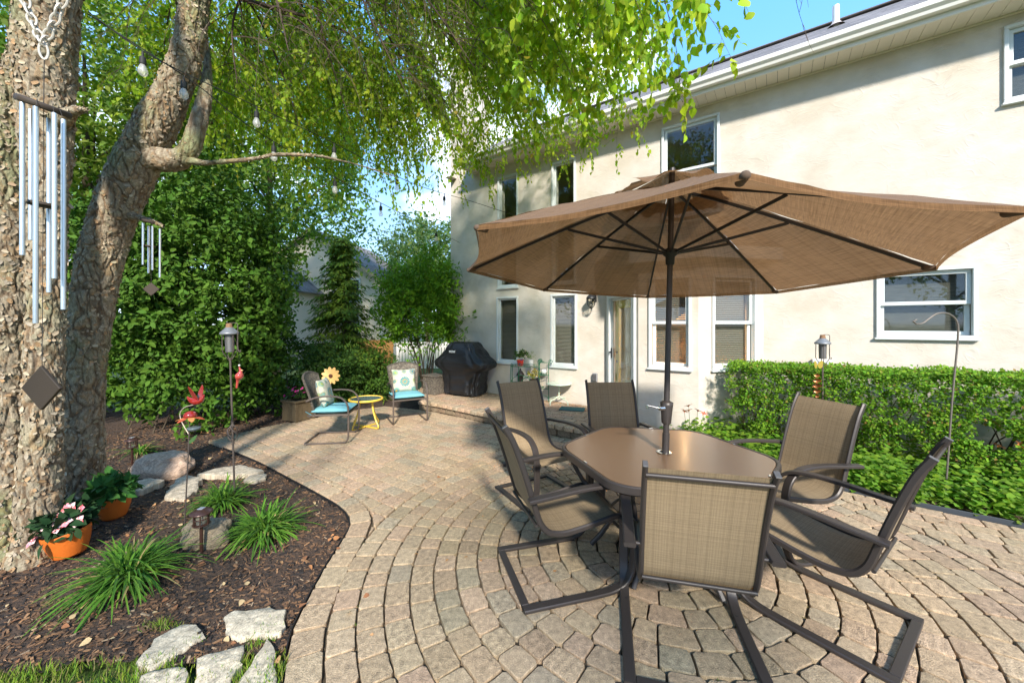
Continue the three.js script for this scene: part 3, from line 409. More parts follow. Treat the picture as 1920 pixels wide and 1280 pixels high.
  { const s = new THREE.Shape([[0.2, SOF], [-8.8, SOF], [zR, SOF + (0 - zR) * TP]].map((p) => new THREE.Vector2(p[0], p[1]))); const g = new THREE.ExtrudeGeometry(s, { depth: 0.18, bevelEnabled: false }); g.rotateY(-Math.PI / 2); g.translate(XL + 0.19, 0, 0); mesh('gable', boxUV(g), M.stucco, house); }
  const ch = part('chimney', house), CT = 7.5; mesh('stack', boxUV(box(X0 - 0.012 - XL, CT - SOF + 0.002, 0.6, (XL + X0) / 2 - 0.006, (CT + SOF) / 2, -0.3)), M.stucco, ch); mesh('cap', rbox(X0 - XL + 0.1, 0.12, 0.72, 0.01, (XL + X0) / 2, CT + 0.06, -0.3), M.stucco, ch);
  { const z = -2.6, [x] = wallPx(1568, 50, z), y = yE + (zE - z) * TP; const v = part('vent_pipe', house); mesh('pipe', cyl(V(x, y - 0.05, z), V(x, y + 0.36, z), 0.055, 0.052, 18), M.whiteMetal, v); mesh('boot', lathe([[0.13, 0], [0.09, 0.04], [0.055, 0.09], [0.048, 0.1]], 20).translate(x, y - 0.02, z), std({ color: C(0.5, 0.42, 0.38), roughness: 0.7 }), v); }
  // the room lamp glimpsed through the bay blind
  const lp = part('room_lamp', house); mesh('shade', lathe([[0.02, 0.09], [0.13, 0]], 20).translate((B[0] + Cc[0]) / 2 + 0.17, 1.69, B[1] - 0.34), lampM, lp); const pl = new THREE.PointLight(new THREE.Color(1, 0.6, 0.3), 0.6); pl.position.set((B[0] + Cc[0]) / 2 + 0.17, 1.66, B[1] - 0.34); pl.castShadow = true; lp.add(pl);
}
{ // coach lantern beside the door
  const [x, y] = wallPx(1115, 566), p = fromAB(x, 0, 0), o = thing('wall_lantern', 'black coach lantern with curved arm on wall beside the door', 'wall lamp', [p.x, y, p.z], HTURN);
  const mb = M.black; mesh('back_plate', [rbox(0.085, 0.2, 0.02, 0.008, 0, 0.1, 0.011)], mb, o);
  mesh('arm', tube(smooth([V(0, 0.12, 0.02), V(0, 0.19, 0.05), V(0, 0.215, 0.11), V(0, 0.17, 0.15)], 14), 0.009, 8), mb, o);
  mesh('finial', lathe([[0, 0.235], [0.012, 0.225], [0.018, 0.2], [0.01, 0.185], [0.02, 0.17], [0.012, 0.15]], 14).translate(0, -0.01, 0.15), mb, o);
  mesh('cap', lathe([[0.012, 0.15], [0.03, 0.13], [0.075, 0.085], [0.088, 0.055], [0.082, 0.045]], 18).translate(0, 0, 0.15), mb, o);
  mesh('glass', lathe([[0.072, 0.045], [0.062, -0.06], [0.04, -0.1]], 8).translate(0, 0, 0.15), phys({ color: C(0.9, 0.9, 0.86), transmission: 1, thickness: 0, roughness: 0.1 }), o);
  const bars = []; for (let i = 0; i < 6; i++) { const a = i / 6 * 6.283, c = Math.cos(a), s = Math.sin(a); bars.push(cyl(V(c * 0.078, 0.05, 0.15 + s * 0.078), V(c * 0.066, -0.06, 0.15 + s * 0.066), 0.005, 0.005, 6), cyl(V(c * 0.066, -0.06, 0.15 + s * 0.066), V(c * 0.03, -0.105, 0.15 + s * 0.03), 0.005, 0.005, 6)); }
  mesh('cage', [...bars, lathe([[0, -0.135], [0.012, -0.125], [0.034, -0.105], [0.03, -0.1]], 12).translate(0, 0, 0.15)], mb, o);
}
{ const [x, y] = wallPx(1117, 707), p = fromAB(x, 0.004), o = thing('outlet_cover', 'small grey weatherproof outlet cover low on the wall', 'outlet', [p.x, y - 0.07, p.z], HTURN); mesh('box', rbox(0.085, 0.15, 0.05, 0.008, 0, 0.07, 0.025), std({ color: C(0.24, 0.25, 0.26), roughness: 0.5 }), o); mesh('lid', rbox(0.072, 0.06, 0.012, 0.004, 0, 0.105, 0.057), M.steel, o); mesh('lid', rbox(0.072, 0.06, 0.012, 0.004, 0, 0.038, 0.057), M.steel, o); }
{ const [x, y] = wallPx(1541, 690), p = fromAB(x, 0.004), o = thing('utility_box', 'pale grey utility box on the wall behind the hedge', 'utility box', [p.x, y - 0.14, p.z], HTURN); mesh('box', rbox(0.2, 0.26, 0.1, 0.01, 0, 0.13, 0.05), M.whiteMetal, o); mesh('cover', rbox(0.17, 0.2, 0.015, 0.006, 0, 0.13, 0.108), std({ color: C(0.5, 0.52, 0.53), roughness: 0.5 }), o); mesh('conduit', cyl(V(-0.13, -0.6, 0.03), V(-0.13, 0.2, 0.03), 0.02), M.whiteMetal, o); }

// ---------------------------------------------------------------- dining set
const at = (x, d, y = 0) => [x, y, -d];
const slingStrip = (path, w, sag = 0) => { // taut cloth between two rails; path in the chair's side plane
  const n = path.length, m = 6, P = [], U = [], I = []; let L = 0;
  for (let s = 0; s < 2; s++) { L = 0; for (let i = 0; i < n; i++) { if (i) L += path[i].distanceTo(path[i - 1]); const a = path[Math.max(0, i - 1)], b = path[Math.min(n - 1, i + 1)], tx = b.x - a.x, ty = b.y - a.y, l = Math.hypot(tx, ty); for (let j = 0; j <= m; j++) { const v = j / m * 2 - 1, k = (s ? -0.0015 : 0.0015) - sag * (1 - v * v) * Math.sin(Math.PI * i / (n - 1)); P.push(path[i].x - ty / l * -k * -1, path[i].y + tx / l * k * -1, v * w / 2); U.push(v * w / 2 + 0.5, L); } } }
  for (let s = 0; s < 2; s++) for (let i = 0; i < n - 1; i++) for (let j = 0; j < m; j++) { const a = s * n * (m + 1) + i * (m + 1) + j, b = a + 1, c = a + m + 1, e = c + 1; s ? I.push(a, c, b, b, c, e) : I.push(a, b, c, b, e, c); }
  const g = new THREE.BufferGeometry(); g.setAttribute('position', new THREE.Float32BufferAttribute(P, 3)); g.setAttribute('uv', new THREE.Float32BufferAttribute(U, 2)); g.setIndex(I); g.computeVertexNormals(); return g;
};
function makeDiningChair() {
  const o = thing('dining_chair', '', 'chair'); const Z = V(0, 0, 1), mir = (pts, z) => pts.map((p) => V(p[0], p[1], z));
  const railP = [[-0.455, 1.035], [-0.41, 0.955], [-0.365, 0.84], [-0.318, 0.70], [-0.275, 0.56], [-0.237, 0.452], [-0.185, 0.395], [-0.1, 0.375], [0.03, 0.387], [0.16, 0.412], [0.27, 0.43], [0.315, 0.418]];
  const armP = [[-0.33, 0.618], [-0.2, 0.63], [-0.02, 0.648], [0.14, 0.652], [0.25, 0.632], [0.318, 0.575], [0.346, 0.49], [0.352, 0.36], [0.348, 0.22], [0.33, 0.11], [0.29, 0.05], [0.22, 0.021], [0.1, 0.0125], [-0.1, 0.0125], [-0.36, 0.0125]];
  for (const s of [-1, 1]) {
    mesh('rail', sweep(smooth(mir(railP, s * 0.243), 44), bar(0.022, 0.036, 0.008), { side: Z }), M.bronze, o);
    mesh('rail_cap', rbox(0.034, 0.006, 0.022, 0.002, -0.4565, 1.037, s * 0.243, 0, 0, 0.5), M.steel, o);
    mesh('leg', sweep(smooth(mir(armP, s * 0.298), 64), bar(0.054, 0.022, 0.005), { side: Z }), M.bronze, o);
    mesh('bracket', [rbox(0.05, 0.03, 0.05, 0.006, 0.3, 0.41, s * 0.266), cyl(V(-0.298, 0.615, s * 0.24), V(-0.298, 0.615, s * 0.285), 0.009), cyl(V(0.335, 0.4, s * 0.31), V(0.34, 0.4, s * 0.318), 0.012)], M.bronze, o);
    mesh('foot', [rbox(0.035, 0.012, 0.03, 0.003, -0.32, 0.006, s * 0.29), rbox(0.05, 0.03, 0.02, 0.004, 0.2, 0.012, s * 0.29)], M.black, o);
  }
  mesh('rear_bar', rbox(0.044, 0.022, 0.542, 0.005, -0.34, 0.0125, 0), M.bronze, o);
  for (const [x, y] of [[-0.44, 0.985], [-0.262, 0.442], [0.23, 0.398]]) mesh('cross_rod', cyl(V(x, y, -0.24), V(x, y, 0.24), 0.0095), M.bronze, o);
  const path = smooth(mir(railP.map(([x, y]) => [x, y]), 0), 60).slice(1); mesh('sling', slingStrip(path, 0.47, 0.012), M.sling, o);
  return o;
}
const seats = [[0.33, 2.53, 16, 'sling dining chair turned sideways with its arm toward the open paving'], [0.29, 3.62, -60, 'sling dining chair standing before the terrace step in line with the green plant stand'], [1.03, 3.52, -88, 'sling dining chair in front of the glazed door'], [2.07, 2.9, 195, 'sling dining chair standing closest to the hedge'], [1.765, 2.17, 126, 'sling dining chair showing its side and long runners beside the ground cover'], [0.905, 1.98, 76, 'sling dining chair showing the back of its fabric, pushed against the table']];
{ const proto = makeDiningChair(); seats.forEach(([x, d, a, label], i) => { const c = i ? proto.clone() : proto; if (i) { c.name = numbered('dining_chair'); scene.add(c); c.userData = {}; } c.position.set(x, 0, -d); c.rotation.y = a * Math.PI / 180; tag(c, label, 'chair', 'dining chairs around the table'); }); }
{ // six-sided table with a brown glass top
  const TC = V(1.07, 0, -2.68), o = thing('dining_table', 'six-sided patio table with brown glass top and dark metal rim', 'table', [TC.x, 0, TC.z]), hy = 0.72;
  const hexPts = (R, rr) => { const out = [], vs = Array.from({ length: 6 }, (_, k) => { const a = (168 + 60 * k) * Math.PI / 180; return new THREE.Vector2(Math.cos(a) * R, Math.sin(a) * R); }); vs.forEach((v, i) => { const p = vs[(i + 5) % 6], n = vs[(i + 1) % 6], a = v.clone().lerp(p, rr / R), b = v.clone().lerp(n, rr / R); for (let k = 0; k <= 8; k++) { const t = k / 8, q = a.clone().multiplyScalar((1 - t) * (1 - t)).addScaledVector(v, 2 * t * (1 - t)).addScaledVector(b, t * t); out.push(q); } }); return out; };
  const top = new THREE.ExtrudeGeometry(new THREE.Shape(hexPts(0.715, 0.13)), { depth: 0.006, bevelEnabled: true, bevelThickness: 0.002, bevelSize: 0.002, bevelSegments: 2 }); top.rotateX(-Math.PI / 2); top.translate(0, hy - 0.009, 0); mesh('glass_top', boxUV(top), M.tableTop, o);
  mesh('rim', sweep(hexPts(0.735, 0.13).map((p) => V(p.x, hy - 0.024, -p.y)), bar(0.026, 0.05, 0.006), { closed: true }), M.bronze, o);
  mesh('umbrella_ring', lathe([[0.028, 0.004], [0.05, 0.004], [0.05, 0.0], [0.028, 0.0]], 24).translate(0, hy + 0.001, 0), M.chrome, o);
  for (let k = 0; k < 6; k++) { const a = (168 + 60 * k) * Math.PI / 180, c = Math.cos(a), s = -Math.sin(a), pt = (r, y) => V(c * r, y, s * r); mesh('leg', sweep(smooth([pt(0.66, hy - 0.05), pt(0.64, 0.62), pt(0.56, 0.48), pt(0.42, 0.36), pt(0.36, 0.25), pt(0.42, 0.12), pt(0.5, 0.02)], 30), bar(0.03, 0.03, 0.006)), M.bronze, o); mesh('clip', rbox(0.035, 0.004, 0.012, 0.002, Math.cos(a + 0.5236) * 0.622, hy + 0.003, -Math.sin(a + 0.5236) * 0.622, 0, a + 0.5236 + Math.PI / 2), M.chrome, o); }
  mesh('leg_ring', xf(new THREE.TorusGeometry(0.37, 0.011, 8, 40), 0, 0.26, 0, Math.PI / 2), M.bronze, o);
}
{ // market umbrella, leaning slightly away
  const o = thing('patio_umbrella', 'large brown market umbrella with dark pole through the dining table', 'umbrella', [1.045, 0, -2.635]); o.quaternion.setFromUnitVectors(V(0, 1, 0), V(0.044, 1, -0.05).normalize());
  const R = 1.54, RIM = 2.02, RISE = 0.6, ang = (k) => (166 + 45 * k) * Math.PI / 180, hr = (r) => RIM + RISE * (1 - Math.pow(r / R, 1.12)), rp = (k, r) => V(Math.cos(ang(k)) * r, hr(r), -Math.sin(ang(k)) * r);
  mesh('base', lathe([[0, 0.085], [0.06, 0.085], [0.1, 0.06], [0.22, 0.05], [0.235, 0.03], [0.235, 0.0]], 40), M.bronze, o);
  mesh('pole', cyl(V(0, 0.05, 0), V(0, RIM + RISE + 0.14, 0), 0.0195, 0.0195, 20), M.bronze, o);
  mesh('sleeve', cyl(V(0, 0.725, 0), V(0, 0.86, 0), 0.024, 0.024, 18), M.bronze, o);
  const cr = part('crank_box', o); mesh('housing', lathe([[0.02, -0.1], [0.032, -0.09], [0.037, -0.02], [0.042, 0.03], [0.044, 0.055], [0.02, 0.065]], 18).translate(0, 1.02, 0), M.bronze, cr); mesh('crank', [cyl(V(-0.03, 1.035, 0.02), V(-0.065, 1.035, 0.035), 0.018, 0.016, 14), cyl(V(-0.06, 1.035, 0.033), V(-0.075, 1.04, 0.04), 0.008), cyl(V(-0.075, 1.04, 0.04), V(-0.15, 1.052, 0.035), 0.006, 0.005), cyl(V(-0.15, 1.052, 0.035), V(-0.15, 1.03, 0.035), 0.008, 0.008)], M.chrome, cr);
  const hubY = 2.14; mesh('runner_hub', lathe([[0.022, -0.09], [0.03, -0.085], [0.032, -0.03], [0.05, -0.015], [0.052, 0.02], [0.03, 0.028], [0.022, 0.03]], 18).translate(0, hubY, 0), M.black, o);
  mesh('top_hub', lathe([[0.02, -0.05], [0.045, -0.04], [0.05, 0.0], [0.03, 0.03], [0.018, 0.06], [0.02, 0.1], [0, 0.13]], 18).translate(0, RIM + RISE - 0.01, 0), M.black, o);
  const panel = (f, nu, nv) => { const P = [], U = [], I = []; for (let i = 0; i <= nu; i++) for (let j = 0; j <= nv; j++) { const [p, u, v] = f(i / nu, j / nv); P.push(p.x, p.y, p.z); U.push(u, v); } for (let i = 0; i < nu; i++) for (let j = 0; j < nv; j++) { const a = i * (nv + 1) + j, b = a + 1, c = a + nv + 1, e = c + 1; I.push(a, c, b, b, c, e); } const g = new THREE.BufferGeometry(); g.setAttribute('position', new THREE.Float32BufferAttribute(P, 3)); g.setAttribute('uv', new THREE.Float32BufferAttribute(U, 2)); g.setIndex(I); g.computeVertexNormals(); return g; };
  for (let k = 0; k < 8; k++) {
    mesh('canopy_panel', panel((s, t) => { const r = lerp(0.2, R, s), a = rp(k, r), b = rp(k + 1, r), p = a.clone().lerp(b, t), w = Math.sin(Math.PI * t); p.y -= 0.035 * w * Math.sin(Math.PI * Math.min(1, s * 0.9)) - 0.012; p.y += 0.010 * noise(p.x * 4, p.z * 4, k) + 0.004 * noise(p.x * 14, p.z * 14, k); const inn = 1 - 0.035 * w * s * s; p.x *= inn; p.z *= inn; const cw = r * 0.765; return [p, (t - 0.5) * cw + k * 0.37, r]; }, 22, 14), M.canopy, o);
    mesh('hem', panel((s, t) => { const a = rp(k, R), b = rp(k + 1, R), p = a.clone().lerp(b, t), w = Math.sin(Math.PI * t), inn = 1 - 0.035 * w; p.x *= inn; p.z *= inn; p.y += 0.012 - 0.035 * w * Math.sin(Math.PI * 0.9); p.y -= s * 0.026; const q = 1 + s * 0.002; p.x *= q; p.z *= q; return [p, (t - 0.5) * R * 0.765, R + s * 0.03]; }, 1, 14), M.canopy, o);
    mesh('vent_flap', panel((s, t) => { const r = lerp(0.02, 0.42, s), a = ang(k) + t * Math.PI / 4, rr = r * (Math.cos(Math.PI / 8) / Math.cos((t - 0.5) * Math.PI / 4)); const lift = s * s * (0.02 + 0.02 * Math.sin(t * Math.PI * 2 + k * 2.4) + 0.012 * Math.sin(t * 11 + k)); return [V(Math.cos(a) * rr, RIM + RISE + 0.125 - r * 0.5 + lift, -Math.sin(a) * rr), (t - 0.5) * r, r]; }, 8, 12), M.canopy, o);
    const rib = mesh('rib', sweep([0.04, 0.3, 0.6, 0.9, 1.2, R - 0.015].map((r) => rp(k, r).add(V(0, -0.012, 0))), bar(0.014, 0.022, 0.003)), M.black, o);
    mesh('tip_pocket', xf(new THREE.CapsuleGeometry(0.017, 0.05, 4, 10), 0, 0, 0, 0, 0, Math.PI / 2).applyMatrix4(new THREE.Matrix4().makeRotationY(ang(k))).translate(rp(k, R - 0.03).x, rp(k, R - 0.03).y - 0.012, rp(k, R - 0.03).z), std({ color: C(0.10, 0.066, 0.042), roughness: 0.9 }), rib);
    const a = V(Math.cos(ang(k)) * 0.04, hubY, -Math.sin(ang(k)) * 0.04), b = rp(k, 0.74).add(V(0, -0.025, 0)); mesh('strut', sweep([a, a.clone().lerp(b, 0.5), b], bar(0.013, 0.02, 0.003)), M.black, o);
  }
}

// ---------------------------------------------------------------- far seating corner
function canvasTex(w, h, draw) { const c = document.createElement('canvas'); c.width = w; c.height = h; const x = c.getContext('2d'); draw(x, w, h); const t = new THREE.CanvasTexture(c); t.colorSpace = THREE.SRGBColorSpace; return t; }
// stuffed square: two bulging faces meeting in a seam
function stuffed(w, h, th, pinch = 0.06, n = 18) { const P = [], U = [], I = []; for (const s of [1, -1]) for (let i = 0; i <= n; i++) for (let j = 0; j <= n; j++) { const u = i / n * 2 - 1, v = j / n * 2 - 1, k = Math.pow((1 - Math.pow(Math.abs(u), 3.2)) * (1 - Math.pow(Math.abs(v), 3.2)), 0.45); const pu = 1 - pinch * (1 - v * v) * u * u, pv = 1 - pinch * (1 - u * u) * v * v; P.push(u * w / 2 * pu, v * h / 2 * pv, s * th / 2 * k + 0.006 * noise(u * 3, v * 3, s * 2) * k); U.push(s > 0 ? (u + 1) / 2 : (1 - u) / 2, (v + 1) / 2); } for (let s = 0; s < 2; s++) for (let i = 0; i < n; i++) for (let j = 0; j < n; j++) { const a = s * (n + 1) * (n + 1) + i * (n + 1) + j, b = a + 1, c = a + n + 1, e = c + 1; s ? I.push(a, b, c, b, e, c) : I.push(a, c, b, b, c, e); } const g = new THREE.BufferGeometry(); g.setAttribute('position', new THREE.Float32BufferAttribute(P, 3)); g.setAttribute('uv', new THREE.Float32BufferAttribute(U, 2)); g.setIndex(I); g.computeVertexNormals(); return g; }
const wickM = std({ color: C(0.72, 0.66, 0.6), map: rep(TX.wickC, 3.2), bumpMap: rep(TX.wickB, 3.2), bumpScale: 0.012, roughness: 0.6 });
const tubeM = std({ color: C(0.135, 0.105, 0.085), roughness: 0.4, metalness: 0.3 });
const tealM = std({ color: C(0.16, 0.41, 0.45), roughness: 0.9, bumpMap: rep(TX.weaveB, 40), bumpScale: 0.0006 });
const floral = canvasTex(512, 512, (x) => {
  x.fillStyle = '#b8b6a2'; x.fillRect(0, 0, 512, 512); const r = rng(77), cols = ['#5f948c', '#a3a53c', '#3f7378', '#c08f2e', '#6b858c', '#aeb86a', '#4d7890'];
  const rose = (cx, cy, R) => { for (let k = 5; k > 0; k--) { x.fillStyle = r.pick(cols); const n = 6 + k * 2; for (let i = 0; i < n; i++) { const a = i / n * 6.283 + k; x.beginPath(); x.ellipse(cx + Math.cos(a) * R * k / 5 * 0.72, cy + Math.sin(a) * R * k / 5 * 0.72, R * 0.2, R * 0.11, a, 0, 6.3); x.fill(); } x.strokeStyle = '#5d8a86'; x.lineWidth = 3; x.beginPath(); x.arc(cx, cy, R * k / 5.4, 0, 6.3); x.stroke(); } };
  rose(256, 290, 120); rose(60, 80, 70); rose(440, 70, 80); rose(70, 480, 75); rose(460, 470, 70); rose(480, 270, 50); rose(30, 270, 48); rose(250, 60, 52);
  for (let i = 0; i < 60; i++) { x.fillStyle = r.pick(cols); x.beginPath(); x.ellipse(r() * 512, r() * 512, 4 + r() * 13, 3 + r() * 5, r() * 6, 0, 6.3); x.fill(); }
});
const floralM = std({ map: floral, roughness: 0.92, bumpMap: rep(TX.weaveB, 30), bumpScale: 0.0004 });
function makeWickerChair() {
  const o = thing('wicker_chair', '', 'chair'), Z = V(0, 0, 1);
  const bk = (u, v, off) => { const t = (v + 1) / 2, hw = lerp(0.2, 0.265, t), arch = 0.055 * (1 - u * u) * t, y = lerp(0.36, 0.89, t) + arch; return V(-0.18 - 0.12 * t - 0.02 * t * t + 0.05 * u * u + off, y, u * hw); };
  const P = [], U = [], I = [], n = 14; for (const s of [0, 1]) for (let i = 0; i <= n; i++) for (let j = 0; j <= n; j++) { const p = bk(i / n * 2 - 1, j / n * 2 - 1, s ? -0.02 : 0); P.push(p.x, p.y, p.z); U.push(i / n * 0.5, j / n * 0.55); } for (let s = 0; s < 2; s++) for (let i = 0; i < n; i++) for (let j = 0; j < n; j++) { const a = s * (n + 1) ** 2 + i * (n + 1) + j, b = a + 1, c = a + n + 1, e = c + 1; s ? I.push(a, c, b, b, c, e) : I.push(a, b, c, b, e, c); }
  const g = new THREE.BufferGeometry(); g.setAttribute('position', new THREE.Float32BufferAttribute(P, 3)); g.setAttribute('uv', new THREE.Float32BufferAttribute(U, 2)); g.setIndex(I); g.computeVertexNormals(); mesh('wicker_back', g, wickM, o);
  const rim = []; for (let i = 0; i <= 10; i++) rim.push(bk(-1, -1 + 2 * i / 10, -0.01)); for (let i = 1; i < 12; i++) rim.push(bk(-1 + 2 * i / 12, 1, -0.01)); for (let i = 0; i <= 10; i++) rim.push(bk(1, 1 - 2 * i / 10, -0.01)); mesh('back_rim', tube(rim, 0.015, 8), wickM, o);
  for (const s of [-1, 1]) mesh('arm', sweep(smooth([[-0.235, 0.585], [-0.1, 0.635], [0.1, 0.645], [0.22, 0.615], [0.29, 0.53], [0.305, 0.4], [0.305, 0.2], [0.3, 0.07], [0.27, 0.02], [0.2, 0.013], [-0.26, 0.013]].map((p) => V(p[0], p[1], s * 0.275)), 56), bar(0.026, 0.022, 0.007), { side: Z }), tubeM, o);
  mesh('rear_bar', rbox(0.025, 0.022, 0.53, 0.006, -0.26, 0.013, 0), tubeM, o);
  mesh('seat_frame', [...[-1, 1].map((s) => rbox(0.52, 0.02, 0.022, 0.006, 0.03, 0.385, s * 0.25)), rbox(0.022, 0.02, 0.5, 0.006, 0.28, 0.385, 0), rbox(0.022, 0.02, 0.5, 0.006, -0.2, 0.365, 0), ...[-1, 1].map((s) => rbox(0.02, 0.02, 0.06, 0.005, 0.295, 0.385, s * 0.265))], tubeM, o);
  mesh('seat_weave', boxUV(box(0.46, 0.008, 0.48, 0.04, 0.386, 0)), wickM, o);
  return o;
}
{
  const spots = [[-2.57, 5.42, 8, ['wicker-backed chair turned sideways next to the wooden flower box', 'turquoise seat pad on the chair next to the wooden flower box', 'floral throw pillow on the chair next to the wooden flower box']], [-1.80, 6.5, -62, ['wicker-backed chair standing near the terrace step', 'turquoise seat pad on the chair near the terrace step', 'floral throw pillow on the chair near the terrace step']]];
  const proto = makeWickerChair();
  spots.forEach(([x, d, a, lb], i) => {
    const c = i ? proto.clone() : proto; if (i) { c.name = numbered('wicker_chair'); scene.add(c); c.userData = {}; } c.position.set(x, 0, -d); c.rotation.y = a * Math.PI / 180; tag(c, lb[0], 'chair', 'wicker chairs');
    const s = mesh(numbered('seat_cushion'), [xf(stuffed(0.5, 0.5, 0.085, 0.03), 0.05, 0.435, 0, -Math.PI / 2), xf(new THREE.CapsuleGeometry(0.006, 0.1, 3, 6), -0.22, 0.41, 0.22, 0.5, 0, 0.8), xf(new THREE.CapsuleGeometry(0.006, 0.1, 3, 6), -0.22, 0.41, -0.22, -0.5, 0, 0.8)], tealM, scene); s.position.copy(c.position); s.rotation.copy(c.rotation); tag(s, lb[1], 'cushion');
    const p = mesh(numbered('throw_pillow'), xf(xf(stuffed(0.4, 0.4, 0.13, 0.08), 0, 0, 0, 0, Math.PI / 2), -0.095, 0.655, i ? 0.02 : -0.03, 0, 0, 0.27), floralM, scene); p.position.copy(c.position); p.rotation.copy(c.rotation); tag(p, lb[2], 'pillow');
  });
}
{ // yellow side table with a glass top
  const y = std({ color: C(0.74, 0.50, 0.06), roughness: 0.4 }), o = thing('side_table', 'round yellow metal side table with glass top between wicker chairs', 'table', at(-2.3, 6.0));
  mesh('glass_top', new THREE.CylinderGeometry(0.235, 0.235, 0.006, 40).translate(0, 0.452, 0), phys({ color: C(0.22, 0.3, 0.29), roughness: 0.05, transmission: 0.5, thickness: 0 }), o);
  mesh('rim', xf(new THREE.TorusGeometry(0.245, 0.017, 10, 48), 0, 0.447, 0, Math.PI / 2), y, o);
  for (let k = 0; k < 4; k++) { const a = k * Math.PI / 2 + 0.45, c = Math.cos(a), s = Math.sin(a), pt = (r, h) => V(c * r, h, s * r); mesh('leg', tube(smooth([pt(0.13, 0.437), pt(0.135, 0.36), pt(0.165, 0.24), pt(0.21, 0.13), pt(0.255, 0.06), pt(0.265, 0.03), pt(0.24, 0.014), pt(0.13, 0.014), pt(0.0, 0.016)], 34), 0.0125, 8), y, o); }
}
{ // barbecue under its fitted cover
  const o = thing('covered_grill', 'barbecue grill under a black fitted cover on the terrace', 'grill', [...at(-0.97, 7.9, STEP)], HTURN + 0.1), lev = [[0.04, 0.40, 0.25], [0.1, 0.405, 0.255], [0.25, 0.42, 0.262], [0.4, 0.44, 0.27], [0.5, 0.47, 0.285], [0.545, 0.565, 0.30], [0.585, 0.64, 0.318], [0.66, 0.645, 0.325], [0.7, 0.625, 0.32], [0.78, 0.52, 0.30], [0.88, 0.43, 0.27], [0.98, 0.355, 0.235], [1.06, 0.30, 0.19], [1.085, 0.27, 0.15], [1.09, 0.12, 0.07]], n = 120, P = [], U = [], I = [], rows = [];
  for (let i = 0; i < lev.length - 1; i++) for (let k = 0; k < 5; k++) { const t = k / 5; rows.push([0, 1, 2].map((c) => lerp(lev[i][c], lev[i + 1][c], t))); } rows.push(lev[lev.length - 1]);
  for (const [y, a, b] of rows) for (let j = 0; j < n; j++) { const t = j / n * 2 * Math.PI, cs = Math.cos(t), sn = Math.sin(t), e = 0.42, x0 = Math.sign(cs) * Math.pow(Math.abs(cs), e), z0 = Math.sign(sn) * Math.pow(Math.abs(sn), e); const skirt = sst(0.62, 0.3, y); const fold = 0.016 * skirt * Math.sin(t * 9 + 2 * noise(t * 2, y * 2)) + 0.026 * noise(cs * 4, sn * 4, y * 7) + 0.012 * noise(cs * 3 + y * 9, sn * 3, 3) * sst(0.5, 0.7, y) + 0.012 * skirt * noise(t * 5, y * 9 + t * 2, 7); P.push(x0 * (a + fold), y + 0.01 * noise(cs * 2, sn * 2, 5), z0 * (b + fold)); U.push(t * 0.3, y); }
  for (let i = 0; i < rows.length - 1; i++) for (let j = 0; j < n; j++) { const a = i * n + j, b = i * n + (j + 1) % n; I.push(a, a + n, b, b, a + n, b + n); } P.push(0, 1.092, 0); U.push(0, 1); for (let j = 0; j < n; j++) I.push((rows.length - 1) * n + j, rows.length * n, (rows.length - 1) * n + (j + 1) % n);
  const g = new THREE.BufferGeometry(); g.setAttribute('position', new THREE.Float32BufferAttribute(P, 3)); g.setAttribute('uv', new THREE.Float32BufferAttribute(U, 2)); g.setIndex(I); g.computeVertexNormals(); mesh('cover', g, std({ color: C(0.013, 0.013, 0.014), roughness: 0.42, bumpMap: rep(TX.lump, 2), bumpScale: 0.012 }), o);
  for (const [x, z] of [[-0.32, 0.19], [0.32, 0.19], [-0.32, -0.19], [0.32, -0.19]]) mesh('caster', [xf(new THREE.CylinderGeometry(0.035, 0.035, 0.025, 18), x, 0.035, z, 0, 0, Math.PI / 2), box(0.02, 0.04, 0.02, x, 0.06, z)], M.steel, o);
  const lt = canvasTex(256, 128, (x) => { x.fillStyle = '#0b0b0c'; x.fillRect(0, 0, 256, 128); x.fillStyle = '#e9e9e6'; x.font = 'bold 78px sans-serif'; x.textAlign = 'center'; x.textBaseline = 'middle'; x.fillText('weber', 120, 60); x.fillRect(232, 20, 12, 84); x.fillRect(14, 104, 230, 8); });
  const lg = rbox(0.16, 0.075, 0.004, 0.002); { const p = norm(lg); for (let i = 0; i < p.attributes.position.count; i++) p.attributes.uv.setXY(i, p.attributes.position.getX(i) / 0.16 + 0.5, p.attributes.position.getY(i) / 0.075 + 0.5); const m = mesh('logo_patch', p, std({ map: lt, roughness: 0.6 }), o); m.position.set(-0.12, 0.905, 0.282); m.rotation.x = -0.36; }
}
{ const p = at(-1.62, 8.05, STEP), o = thing('wicker_box', 'low dark wicker storage box beside the covered grill', 'box', p, HTURN); mesh('body', boxUV(rbox(0.36, 0.36, 0.38, 0.015, 0, 0.18, 0)), wickM, o); mesh('lid', boxUV(rbox(0.4, 0.035, 0.42, 0.012, 0, 0.378, 0)), wickM, o); }
{ const o = thing('entry_mat', 'small dark teal mat lying on the terrace', 'mat', at(1.03, 6.5, STEP + 0.002), HTURN + 0.3); mesh('pile', boxUV(rbox(0.42, 0.012, 0.26, 0.005, 0, 0.009, 0)), std({ color: C(0.03, 0.12, 0.12), roughness: 1, bumpMap: rep(TX.lump, 12), bumpScale: 0.003 }), o); }
